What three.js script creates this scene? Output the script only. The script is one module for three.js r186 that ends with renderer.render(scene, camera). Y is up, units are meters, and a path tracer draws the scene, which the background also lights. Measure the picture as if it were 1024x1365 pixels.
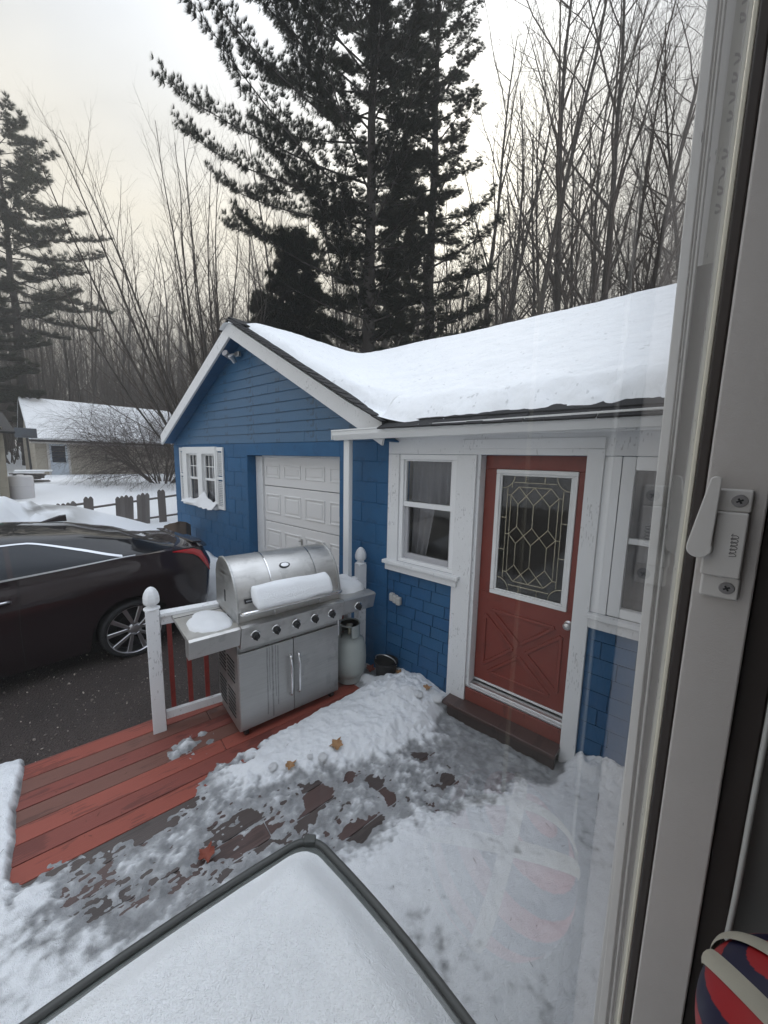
import * as THREE from 'three';
import { RoundedBoxGeometry } from 'three/addons/geometries/RoundedBoxGeometry.js';
import { mergeGeometries } from 'three/addons/utils/BufferGeometryUtils.js';

// ---------------------------------------------------------------- camera, sky, sun, exposure
const scene = new THREE.Scene();
const EYE = 2.4;                                   // lens height above the driveway
const camera = new THREE.PerspectiveCamera(107.55, 0.75, 0.003, 900);
camera.position.set(0, EYE, 0);
camera.setRotationFromMatrix(new THREE.Matrix4().makeBasis(
  new THREE.Vector3(0.75513, 0.02066, -0.65525),
  new THREE.Vector3(-0.10717, 0.98995, -0.09229),
  new THREE.Vector3(0.64675, 0.13991, 0.74976)));
camera.updateMatrixWorld();
scene.add(camera);

const renderer = new THREE.WebGLRenderer({ antialias: true });
renderer.toneMapping = THREE.LinearToneMapping;
renderer.toneMappingExposure = 2.5;
renderer.shadowMap.enabled = true;
renderer.setSize(768, 1024);

function rng(seed) {
  let a = seed >>> 0;
  return () => { a = (a + 0x6D2B79F5) | 0; let t = Math.imul(a ^ (a >>> 15), 1 | a); t = (t + Math.imul(t ^ (t >>> 7), 61 | t)) ^ t; return ((t ^ (t >>> 14)) >>> 0) / 4294967296; };
}
function hash(x, y, s) { let h = Math.imul(x, 374761393) + Math.imul(y, 668265263) + Math.imul(s, 2246822519); h = Math.imul(h ^ (h >>> 13), 1274126177); return ((h ^ (h >>> 16)) >>> 0) / 4294967296; }
function vnoise(x, y, s = 0, px = 0, py = 0) {     // value noise, 0..1; px, py make it periodic
  const xi = Math.floor(x), yi = Math.floor(y), fx = x - xi, fy = y - yi;
  const u = fx * fx * (3 - 2 * fx), v = fy * fy * (3 - 2 * fy);
  const w = (i, p) => p ? ((i % p) + p) % p : i;
  const x0 = w(xi, px), x1 = w(xi + 1, px), y0 = w(yi, py), y1 = w(yi + 1, py);
  const a = hash(x0, y0, s), b = hash(x1, y0, s), c = hash(x0, y1, s), d = hash(x1, y1, s);
  return (a + (b - a) * u) * (1 - v) + (c + (d - c) * u) * v;
}
function fbm(x, y, s = 0, o = 4) { let a = 0, f = 1, g = 0.5, t = 0; for (let i = 0; i < o; i++) { a += g * vnoise(x * f, y * f, s + i * 17); t += g; f *= 2.03; g *= 0.5; } return a / t; }
function pfbm(u, v, n, s, o = 4) { let a = 0, f = n, g = 0.5, t = 0; for (let i = 0; i < o; i++) { a += g * vnoise(u * f, v * f, s + i * 17, f, f); t += g; f *= 2; g *= 0.5; } return a / t; }
const clamp = (x, a = 0, b = 1) => Math.min(b, Math.max(a, x));
const sstep = (a, b, x) => { const t = clamp((x - a) / (b - a)); return t * t * (3 - 2 * t); };
const lerp = (a, b, t) => a + (b - a) * t;

const SUN = new THREE.Vector3(-0.408, 0.526, -0.746).normalize();
{
  const W = 1024, H = 512, d = new Float32Array(W * H * 4);
  for (let j = 0; j < H; j++) for (let i = 0; i < W; i++) {
    const ph = ((i + 0.5) / W - 0.5) * 2 * Math.PI, th = ((j + 0.5) / H - 0.5) * Math.PI;
    const x = Math.cos(ph) * Math.cos(th), y = Math.sin(th), z = Math.sin(ph) * Math.cos(th);
    const c = x * SUN.x + y * SUN.y + z * SUN.z;
    const ys = Math.max(y, 0.02), n = fbm(x / (ys + 0.35) * 1.6 + 9, z / (ys + 0.35) * 1.6 + 3, 5, 5) - 0.5;
    const n2 = fbm(x * 5 + 40, z * 5 + y * 9, 15, 4) - 0.5;
    const glow = Math.exp((c - 1) * 9) * 1.0 + Math.exp((c - 1) * 60) * 1.3;
    const west = clamp(0.35 - x * 0.75);              // pale cream cloud to the west, blue grey to the north and overhead
    const low = Math.exp(-Math.max(y, 0) * 2.6);
    let L = 0.245 + 0.15 * Math.max(y, 0) + 0.46 * sstep(0.55, 1, y) + 0.065 * west * (1 - 0.6 * y) + 0.02 * low + 0.20 * n + 0.08 * n2;   // overcast: brighter towards the zenith
    const t = clamp(0.30 + 0.75 * west + 0.35 * low - 0.75 * sstep(0.35, 0.8, y) + 0.9 * n);
    const k = (j * W + i) * 4;
    d[k] = L * lerp(0.90, 1.04, t) + glow * 0.34; d[k + 1] = L * lerp(0.985, 0.99, t) + glow * 0.315; d[k + 2] = L * lerp(1.12, 0.87, t) + glow * 0.255; d[k + 3] = 1;
    if (y < 0) { const q = 0.55; d[k] *= q; d[k + 1] *= q; d[k + 2] *= q; }
  }
  const sky = new THREE.DataTexture(d, W, H, THREE.RGBAFormat, THREE.FloatType);
  sky.mapping = THREE.EquirectangularReflectionMapping; sky.magFilter = THREE.LinearFilter; sky.needsUpdate = true;
  scene.background = sky; scene.environment = sky;
}
scene.fog = new THREE.FogExp2(new THREE.Color().setRGB(0.90, 0.90, 0.88), 0.0035);
const sun = new THREE.DirectionalLight(new THREE.Color().setRGB(1, 0.93, 0.82), 1.1);
sun.name = 'sun'; sun.position.copy(SUN).multiplyScalar(60); sun.castShadow = true; sun.shadow.radius = 34;
sun.shadow.mapSize.set(2048, 2048);
Object.assign(sun.shadow.camera, { left: -40, right: 40, top: 40, bottom: -40, near: 1, far: 160 });
scene.add(sun, sun.target);

// ---------------------------------------------------------------- helpers
const used = new Map();
function numbered(name) { const n = used.get(name) ?? 0; used.set(name, n + 1); return n ? `${name}_${String(n).padStart(3, '0')}` : name; }
function tag(o, label, category, group, kind) { if (label) o.userData.label = label; if (category) o.userData.category = category; if (group) o.userData.group = group; if (kind) o.userData.kind = kind; return o; }
function base(name, label, category, pos = [0, 0, 0], turn = 0, group, kind) { const g = new THREE.Group(); g.name = numbered(name); g.position.set(...pos); g.rotation.y = turn; scene.add(g); return tag(g, label, category, group, kind); }
function sub(name, parent) { const g = new THREE.Group(); g.name = name; parent.add(g); return g; }
function mesh(name, geo, mat, parent) { const m = new THREE.Mesh(geo, mat); m.name = parent ? name : numbered(name); m.castShadow = m.receiveShadow = true; (parent ?? scene).add(m); return m; }
function dup(o, label, group) { const c = o.clone(); c.name = numbered(o.name.replace(/_\d{3}$/, '')); scene.add(c); c.userData = { ...o.userData }; if (label) c.userData.label = label; if (group) c.userData.group = group; return c; }
function plain(geo) { const g = geo.index ? geo.toNonIndexed() : geo; for (const k of Object.keys(g.attributes)) if (!['position', 'normal', 'uv'].includes(k)) g.deleteAttribute(k); g.morphAttributes = {}; return g; }
function buv(geo, s = 1) {                        // uv in metres from the dominant side of every face
  const g = plain(geo), p = g.attributes.position, uv = new Float32Array(p.count * 2), a = new THREE.Vector3(), b = new THREE.Vector3(), c = new THREE.Vector3(), n = new THREE.Vector3();
  for (let i = 0; i < p.count; i += 3) {
    a.fromBufferAttribute(p, i); b.fromBufferAttribute(p, i + 1); c.fromBufferAttribute(p, i + 2);
    n.copy(b).sub(a).cross(c.clone().sub(a));
    const ax = Math.abs(n.x), ay = Math.abs(n.y), az = Math.abs(n.z);
    [a, b, c].forEach((q, k) => { const [u, v] = ax > ay && ax > az ? [q.z, q.y] : ay > az ? [q.x, q.z] : [q.x, q.y]; uv[(i + k) * 2] = u * s; uv[(i + k) * 2 + 1] = v * s; });
  }
  g.setAttribute('uv', new THREE.BufferAttribute(uv, 2)); return g;
}
function rb(sx, sy, sz, r = 0.006) { return new RoundedBoxGeometry(sx, sy, sz, 1, Math.min(r, sx * 0.45, sy * 0.45, sz * 0.45)); }
function at(geo, x = 0, y = 0, z = 0, rx = 0, ry = 0, rz = 0) { geo.applyMatrix4(new THREE.Matrix4().compose(new THREE.Vector3(x, y, z), new THREE.Quaternion().setFromEuler(new THREE.Euler(rx, ry, rz, 'YXZ')), new THREE.Vector3(1, 1, 1))); return geo; }
const span = (x0, x1, y0, y1, z0, z1, r) => at(rb(Math.abs(x1 - x0), Math.abs(y1 - y0), Math.abs(z1 - z0), r), (x0 + x1) / 2, (y0 + y1) / 2, (z0 + z1) / 2);
function join(list, s = 1) { return mergeGeometries(list.map(g => buv(g, s))); }
function tubeGeo(pts, r, sides = 8, seg) { return new THREE.TubeGeometry(new THREE.CatmullRomCurve3(pts.map(p => new THREE.Vector3(...p)), false, 'centripetal'), seg ?? pts.length * 4, r, sides, false); }
function rod(a, b, r0, r1 = r0, sides = 8) { const A = new THREE.Vector3(...a), B = new THREE.Vector3(...b), L = A.distanceTo(B); const g = new THREE.CylinderGeometry(r1, r0, L, sides, 1); g.applyMatrix4(new THREE.Matrix4().compose(A.clone().add(B).multiplyScalar(0.5), new THREE.Quaternion().setFromUnitVectors(new THREE.Vector3(0, 1, 0), B.clone().sub(A).normalize()), new THREE.Vector3(1, 1, 1))); return g; }
function prism(pts, d, bevel = 0) { const s = new THREE.Shape(pts.map(p => new THREE.Vector2(p[0], p[1]))); return new THREE.ExtrudeGeometry(s, { depth: d, bevelEnabled: bevel > 0, bevelSize: bevel, bevelThickness: bevel, bevelSegments: 1, steps: 1 }); }
function grid(nu, nv, fn, colorFn) {              // surface from fn(i, j) -> [x, y, z, u, v], smooth normals
  const pos = [], uv = [], col = [], idx = [];
  for (let j = 0; j <= nv; j++) for (let i = 0; i <= nu; i++) { const p = fn(i, j); pos.push(p[0], p[1], p[2]); uv.push(p[3] ?? p[0], p[4] ?? p[2]); if (colorFn) col.push(...colorFn(i, j, p)); }
  for (let j = 0; j < nv; j++) for (let i = 0; i < nu; i++) { const a = j * (nu + 1) + i, b = a + 1, c = a + nu + 1, e = c + 1; idx.push(a, c, b, b, c, e); }
  const g = new THREE.BufferGeometry();
  g.setAttribute('position', new THREE.Float32BufferAttribute(pos, 3)); g.setAttribute('uv', new THREE.Float32BufferAttribute(uv, 2));
  if (colorFn) g.setAttribute('color', new THREE.Float32BufferAttribute(col, 3));
  g.setIndex(idx); g.computeVertexNormals(); return g;
}

// ---------------------------------------------------------------- textures and materials
function tex(n, fn, srgb = false, rep = 1) {
  const d = new Uint8Array(n * n * 4);
  for (let j = 0; j < n; j++) for (let i = 0; i < n; i++) { const c = fn(i / n, j / n), k = (j * n + i) * 4; const a = Array.isArray(c) ? c : [c, c, c]; d[k] = clamp(a[0]) * 255; d[k + 1] = clamp(a[1]) * 255; d[k + 2] = clamp(a[2]) * 255; d[k + 3] = 255; }
  const t = new THREE.DataTexture(d, n, n, THREE.RGBAFormat); t.wrapS = t.wrapT = THREE.RepeatWrapping; t.magFilter = THREE.LinearFilter; t.minFilter = THREE.LinearMipmapLinearFilter; t.generateMipmaps = true;
  if (srgb) t.colorSpace = THREE.SRGBColorSpace; t.repeat.set(rep, rep); t.needsUpdate = true; return t;
}
function rep(t, u, v = u) { const c = t.clone(); c.repeat.set(u, v); c.needsUpdate = true; return c; }
const R1 = rng(77);
const T = {};
T.mottle = tex(512, (u, v) => 0.80 + 0.2 * pfbm(u, v, 6, 3, 6) - 0.12 * sstep(0.62, 0.75, pfbm(u, v, 12, 60, 5)));
T.faint = tex(512, (u, v) => 0.93 + 0.07 * pfbm(u, v, 5, 13, 6));
T.chip = tex(1024, (u, v) => { const n = vnoise(u * 150, v * 48, 22, 150, 48) * 0.6 + pfbm(u, v, 9, 26, 4) * 0.4; return (0.94 + 0.06 * pfbm(u, v, 6, 27, 5)) * (1 - 0.28 * sstep(0.74, 0.77, n)); });
T.drip = tex(512, (u, v) => { let c = 0.95 + 0.05 * pfbm(u, v, 7, 31, 5); for (const [x, top, bot, w] of [[0.50, 0.97, 0.10, 0.012], [0.545, 0.97, 0.42, 0.007], [0.60, 0.98, 0.05, 0.014], [0.655, 0.97, 0.30, 0.008], [0.70, 0.96, 0.18, 0.010]]) { const dx = Math.abs(u - x - 0.008 * (vnoise(v * 9, x * 40, 7) - 0.5)); if (v < top && v > bot && dx < w * 1.5) c *= 1 - 0.42 * sstep(w * 1.5, w * 0.6, dx) * (0.6 + 0.4 * vnoise(v * 30, x * 90, 8)); } return c; });
T.grain = tex(512, (u, v) => 0.55 * vnoise(u * 128, v * 128, 15, 128, 128) + 0.25 * hash(Math.floor(u * 512), Math.floor(v * 512), 9) + 0.2 * pfbm(u, v, 10, 19, 4));
T.bumpF = tex(512, (u, v) => 0.6 * pfbm(u, v, 32, 11, 4) + 0.4 * vnoise(u * 256, v * 256, 5, 256, 256));
T.bumpM = tex(512, (u, v) => pfbm(u, v, 8, 21, 6));
T.wood = tex(512, (u, v) => { const g = pfbm(u, v, 4, 31, 3); let a = 0, s = 0; for (const [f, w] of [[64, 0.5], [128, 0.3], [256, 0.2]]) { a += w * vnoise(u * f, v * 6, f, f, 6); s += w; } return 0.55 + 0.35 * a / s + 0.18 * (g - 0.5); });     // grain runs along v
T.paintWear = tex(512, (u, v) => { const a = pfbm(u, v, 8, 41, 6), b = vnoise(u * 90, v * 9, 4, 90, 9); const w = sstep(0.60, 0.66, a * 0.75 + b * 0.25); return lerp(0.94 + 0.06 * vnoise(u * 40, v * 40, 3, 40, 40), 0.55, w * 0.8); });
T.brush = tex(512, (u, v) => 0.35 + 0.3 * vnoise(u * 3, v * 256, 8, 3, 256) + 0.2 * vnoise(u * 9, v * 128, 9, 9, 128) + 0.25 * pfbm(u, v, 5, 90, 4));
T.asphalt = tex(1024, (u, v) => { const s = vnoise(u * 300, v * 300, 7, 300, 300), m = pfbm(u, v, 6, 77, 5), st = hash(Math.floor(u * 512), Math.floor(v * 512), 3); let c = 0.34 + 0.34 * m + 0.22 * (s - 0.5); if (st > 0.975) c += 0.75 * hash(Math.floor(u * 512), Math.floor(v * 512), 4); return [c * 1.04, c * 0.97, c * 0.93]; });
T.asphaltB = tex(1024, (u, v) => 0.7 * vnoise(u * 260, v * 260, 7, 260, 260) + 0.3 * pfbm(u, v, 20, 5, 4));
T.bark = tex(512, (u, v) => { const a = vnoise(u * 26, v * 5, 3, 26, 5), b = pfbm(u, v, 12, 30, 5); return 0.45 + 0.5 * (a * 0.6 + b * 0.4); });
T.spots = tex(1024, (u, v) => { let c = 1 - 0.06 * pfbm(u, v, 10, 70, 5); const n = pfbm(u, v, 48, 71, 3); if (n > 0.78) c -= 0.22 * sstep(0.78, 0.83, n); return c; });

function std(r, g, b, rough, o = {}) { const { metal = 0, phys, ...rest } = o; const m = new (phys ? THREE.MeshPhysicalMaterial : THREE.MeshStandardMaterial)({ roughness: rough, metalness: metal, ...rest }); m.color.setRGB(r, g, b); return m; }
const M = {};
M.snow = std(0.84, 0.86, 0.88, 0.85, { vertexColors: true, bumpMap: rep(T.grain, 2.6), bumpScale: 0.007 });
M.roofSnow = std(0.86, 0.88, 0.90, 0.85, { bumpMap: rep(T.bumpM, 0.8), bumpScale: 0.03, map: rep(T.spots, 0.5) });
M.padSnow = std(0.87, 0.885, 0.9, 0.8, { bumpMap: rep(T.grain, 3), bumpScale: 0.006 });
M.block = std(0.014, 0.112, 0.262, 0.62, { map: rep(T.mottle, 1.1), bumpMap: rep(T.bumpF, 2.5), bumpScale: 0.004 });
M.block2 = std(0.013, 0.106, 0.248, 0.6, { map: rep(T.mottle, 0.9), bumpMap: rep(T.bumpF, 2.5), bumpScale: 0.004 });
M.joint = std(0.0125, 0.10, 0.235, 0.75, { bumpMap: rep(T.bumpF, 2.5), bumpScale: 0.004 });
M.clap = std(0.038, 0.122, 0.235, 0.42, { map: rep(T.paintWear, 0.7, 1.6), bumpMap: rep(T.wood, 2, 0.5), bumpScale: 0.003 });
M.shake2 = std(0.015, 0.100, 0.228, 0.6, { map: rep(T.mottle, 1.1), bumpMap: rep(T.wood, 3, 0.6), bumpScale: 0.005 });
M.shake = std(0.012, 0.092, 0.222, 0.55, { map: rep(T.mottle, 1.5), bumpMap: rep(T.wood, 3, 0.6), bumpScale: 0.004 });
M.white = std(0.76, 0.77, 0.78, 0.5, { map: rep(T.chip, 0.9), bumpMap: rep(T.wood, 2.4, 0.4), bumpScale: 0.0015 });
M.whiteB = std(0.80, 0.81, 0.81, 0.4, { map: rep(T.faint, 0.6) });
M.gutter = std(0.78, 0.79, 0.79, 0.38, { map: rep(T.faint, 0.5) });
M.garageDoor = std(0.76, 0.76, 0.76, 0.5, { map: rep(T.faint, 0.7) });
M.vinyl = std(0.80, 0.81, 0.82, 0.3);
M.shingle = std(0.022, 0.022, 0.024, 0.9, { map: rep(T.mottle, 2), bumpMap: rep(T.bumpF, 5), bumpScale: 0.004 });
M.redDoor = std(0.215, 0.033, 0.020, 0.42, { map: rep(T.mottle, 0.9), bumpMap: rep(T.wood, 2.2, 0.4), bumpScale: 0.0015 });
M.glass = std(1, 1, 1, 0.03, { phys: true, transmission: 1, thickness: 0, ior: 1.5 });
M.curtain = std(0.115, 0.115, 0.125, 0.95, { bumpMap: rep(T.bumpF, 3), bumpScale: 0.002 });
M.brass = std(0.62, 0.56, 0.42, 0.3, { metal: 1 });
M.alu = std(0.62, 0.62, 0.62, 0.35, { metal: 1 });
M.steel = std(0.60, 0.59, 0.57, 0.3, { metal: 1, roughnessMap: rep(T.brush, 1.2), roughness: 0.62, map: rep(T.mottle, 1.2) });
M.steelD = std(0.52, 0.52, 0.51, 0.3, { metal: 1, roughnessMap: rep(T.brush, 1.2), roughness: 0.7, map: rep(T.mottle, 0.9) });
M.steelDrip = std(0.52, 0.52, 0.51, 0.3, { metal: 1, roughnessMap: rep(T.brush, 1.2), roughness: 0.7, map: rep(T.drip, 1 / 0.472, 1 / 0.70) });
M.chrome = std(0.78, 0.78, 0.78, 0.16, { metal: 1 });
M.black = std(0.015, 0.015, 0.016, 0.5);
M.redWood = [0, 1, 2, 3].map(k => std(...[[0.265, 0.060, 0.039], [0.205, 0.050, 0.036], [0.28, 0.066, 0.044], [0.16, 0.066, 0.048]][k], 0.6, { map: rep(T.paintWear, 1.3 + 0.2 * k, 0.7), bumpMap: rep(T.wood, 5, 0.6), bumpScale: 0.004 }));
M.wetWood = [0, 1].map(k => std(...[[0.080, 0.048, 0.043], [0.066, 0.050, 0.046]][k], 0.32, { map: rep(T.paintWear, 1.4, 0.7), bumpMap: rep(T.wood, 5, 0.6), bumpScale: 0.004 }));
M.redPaint = std(0.26, 0.03, 0.022, 0.5, { map: rep(T.mottle, 3) });
M.asphalt = std(0.080, 0.064, 0.058, 0.78, { map: rep(T.asphalt, 0.45), bumpMap: rep(T.asphaltB, 0.45), bumpScale: 0.022 });
M.bark = std(0.075, 0.064, 0.055, 0.95, { map: rep(T.bark, 1, 0.5), bumpMap: rep(T.bark, 1, 0.5), bumpScale: 0.02 });
M.barkP = std(0.050, 0.042, 0.038, 0.95, { map: rep(T.bark, 1, 0.5), bumpMap: rep(T.bark, 1, 0.5), bumpScale: 0.03 });
M.twig = std(0.078, 0.062, 0.052, 0.95);
M.twigB = std(0.062, 0.046, 0.040, 0.95);
M.needle = std(0.115, 0.155, 0.110, 0.95, { side: THREE.DoubleSide, phys: true, transmission: 0.5, thickness: 0 });
M.leafDead = [std(0.30, 0.17, 0.08, 0.8, { side: THREE.DoubleSide, bumpMap: rep(T.bumpM, 8), bumpScale: 0.004 }), std(0.20, 0.05, 0.03, 0.8, { side: THREE.DoubleSide })];
M.pole = std(0.060, 0.063, 0.060, 0.5, { map: rep(T.mottle, 4) });
// ---------------------------------------------------------------- ground, driveway, deck, snow
const rise = (x, z) => 0.05 * Math.max(0, -9.5 - Math.max(x, -70)) + 0.03 * Math.max(0, -12 - Math.max(z, -60));
const inDrive = (x, z) => {                        // > 0 on bare asphalt, metres from its edge
  const w = 0.35 * (fbm(x * 1.1, z * 1.1, 90, 4) - 0.5);
  const left = x - (-8.0), right = 1.2 - x, back = z - (-2.62 + 0.9 * sstep(-5.2, -6.4, x));
  return Math.min(left, right, back) + w;
};
function groundSnow(x, z) {
  let h = 0.10 + rise(x, z) + 0.03 * (fbm(x * 3.1, z * 1.2, 9, 4) - 0.5) * sstep(-8, -12, x) + 0.05 * (fbm(x * 0.8, z * 0.8, 7, 4) - 0.5) + 0.25 * (fbm(x * 0.12, z * 0.12, 8, 3) - 0.5) * sstep(-10, -20, x);
  const bankE = Math.exp(-(((x + 11.1 + 0.2 * z) / 1.2) ** 2)) * sstep(-4.9, -1.7, z);
  const lumps = fbm(x * 2.2, z * 2.2, 33, 4);
  h += bankE * (0.92 + 0.25 * sstep(-2.5, -1, z) + 0.9 * (lumps - 0.5) * sstep(-1.9, -0.9, z));
  h += 0.5 * Math.exp(-(((z + 2.9) / 0.55) ** 2)) * sstep(-5.3, -6.0, x) * sstep(-9.5, -8.2, x) * (0.8 + 0.6 * lumps);
  const d = inDrive(x, z);
  const t = sstep(-0.25, 0.12, d);
  h = lerp(h, -0.09, t);
  if (x > -3.42 && x < 3.5) h = Math.min(h, -0.04);
  if (z < -3.1 && z > -9 && x > -7.9) h = Math.min(h, -0.04);
  return h;
}
{
  const axis = (segs) => { const a = []; for (const [from, to, step] of segs) for (let v = from; v < to - 1e-6; v += step) a.push(v); a.push(segs[segs.length - 1][1]); return a; };
  const xs = axis([[-600, -80, 40], [-80, -32, 2], [-32, -14, 0.4], [-14, -3.4, 0.09], [-3.4, 8, 1.2], [8, 600, 60]]);
  const zs = axis([[-600, -60, 40], [-60, -14, 3], [-14, -6, 0.35], [-6, 2.4, 0.1], [2.4, 14, 0.8], [14, 600, 60]]);
  const g = grid(xs.length - 1, zs.length - 1, (i, j) => [xs[i], groundSnow(xs[i], zs[j]), zs[j], xs[i], zs[j]], (i, j, p) => {
    const dirt = sstep(0.5, 0.72, fbm(p[0] * 2.6, p[2] * 2.6, 61, 5)) * Math.exp(-(((p[0] + 10.9) / 1.5) ** 2)) * sstep(-2.4, -1.2, p[2]);
    const edge = sstep(-0.45, 0.1, inDrive(p[0], p[2])) * sstep(0.42, 0.62, fbm(p[0] * 5, p[2] * 5, 62, 4));
    const k = 1 - 0.72 * dirt - 0.4 * edge; return [k, k * (1 - 0.04 * dirt), k * (1 - 0.1 * dirt)];
  });
  tag(mesh('ground', g, M.snow), 'snow covered ground running from the driveway up to the woods', null, null, 'structure');
  const dg = grid(60, 60, (i, j) => { const x = -9 + 6.2 * i / 60, z = -3.2 + 17 * j / 60; return [x, 0.012 * (fbm(x * 0.9, z * 0.9, 4, 3) - 0.5), z, x, z]; });
  tag(mesh('driveway', dg, M.asphalt), 'dark wet asphalt driveway beside the red deck', null, null, 'structure');
  const r = rng(88), gr = new THREE.InstancedMesh(new THREE.IcosahedronGeometry(1, 0), std(0.30, 0.27, 0.25, 0.9), 2600), m4 = new THREE.Matrix4(), q = new THREE.Quaternion(), c = new THREE.Color(); gr.name = 'gravel';
  for (let i = 0; i < 2600; i++) { const x = -3.52 - 2.1 * r(), z = -2.3 + 4.2 * r(), s = 0.002 + 0.006 * r() ** 3; q.setFromEuler(new THREE.Euler(r() * 6, r() * 6, r() * 6)); m4.compose(new THREE.Vector3(x, 0.004 + s * 0.3, z), q, new THREE.Vector3(s * (1 + r()), s, s * (1 + r()))); gr.setMatrixAt(i, m4); const k = 0.25 + 0.5 * r() + (r() > 0.93 ? 1.2 : 0); c.setRGB(k, k * 0.95, k * 0.9); gr.setColorAt(i, c); }
  gr.castShadow = gr.receiveShadow = true; scene.add(gr); tag(gr, 'loose grit scattered over the asphalt driveway', 'gravel', null, 'stuff');
}

// deck: skewed a little to the house, boards run away from the viewer
const DECK = { x: -3.31, z: -0.975, y: 0.082, a: -9.5 * Math.PI / 180 };
const dc = Math.cos(DECK.a), ds = Math.sin(DECK.a);
const toDeck = (x, z) => { const X = x - DECK.x, Z = z - DECK.z; return [X * dc - Z * ds, X * ds + Z * dc]; };
{
  const deck = base('deck', 'red stained wooden deck half buried in snow', null, [DECK.x, 0, DECK.z], DECK.a, null, 'structure');
  const r = rng(5);
  for (let k = 0; k < 25; k++) {
    const lx = -0.085 + k * 0.148;
    const far = -1.9 + 0.165 * lx - 0.05, near = 0.875;
    const pieces = k % 3 === 1 ? [[far, -0.35 - 0.02], [-0.35 + 0.004 - 0.02, near]] : [[far, near]];
    for (const [z0, z1] of pieces) {
      const g = buv(span(-0.0715, 0.0715, -0.018, 0.018, z0, z1, 0.005)); const off = r() * 7;
      const uv = g.attributes.uv; for (let i = 0; i < uv.count; i++) uv.setXY(i, uv.getX(i) + off, uv.getY(i) + off * 2.3);
      const m = mesh('plank', g, k > 6 ? M.wetWood[k % 2] : M.redWood[k === 1 || k === 3 ? 3 : [0, 2, 1][k % 3]], deck); m.position.set(lx, DECK.y - 0.018 + 0.002 * (r() - 0.5), 0); m.rotation.z = (r() - 0.5) * 0.012;
    }
  }
  mesh('rim_board', buv(span(-0.19, -0.16, -0.10, 0.076, -1.95, 0.875)), M.redWood[1], deck);
  mesh('end_board', buv(span(-0.16, 3.5, -0.10, 0.06, 0.877, 0.91)), M.redWood[1], deck);
  const joists = []; for (const z of [-1.5, -0.9, -0.3, 0.3, 0.8]) joists.push(span(-0.1, 3.45, -0.12, 0.042, z - 0.02, z + 0.02)); mesh('joist', join(joists), M.redWood[3], deck);
}
const PATH = [[-2.45, -0.52], [-2.2, -0.8], [-1.78, -1.25], [-1.45, -1.95], [-1.12, -2.5], [-1.05, -2.9]];
function pathDist(x, z) { let d = 9; for (let i = 0; i < PATH.length - 1; i++) { const [ax, az] = PATH[i], [bx, bz] = PATH[i + 1], dx = bx - ax, dz = bz - az, t = clamp(((x - ax) * dx + (z - az) * dz) / (dx * dx + dz * dz)); d = Math.min(d, Math.hypot(x - ax - t * dx, z - az - t * dz)); } return d; }
const PRINTS = []; { const r = rng(41); for (let i = 0; i < 34; i++) { const t = r() * (PATH.length - 1.01), k = Math.floor(t), f = t - k; PRINTS.push([lerp(PATH[k][0], PATH[k + 1][0], f) + (r() - 0.5) * 0.55, lerp(PATH[k][1], PATH[k + 1][1], f) + (r() - 0.5) * 0.45, r() * 3.1, 0.05 + 0.04 * r()]); } }
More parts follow.
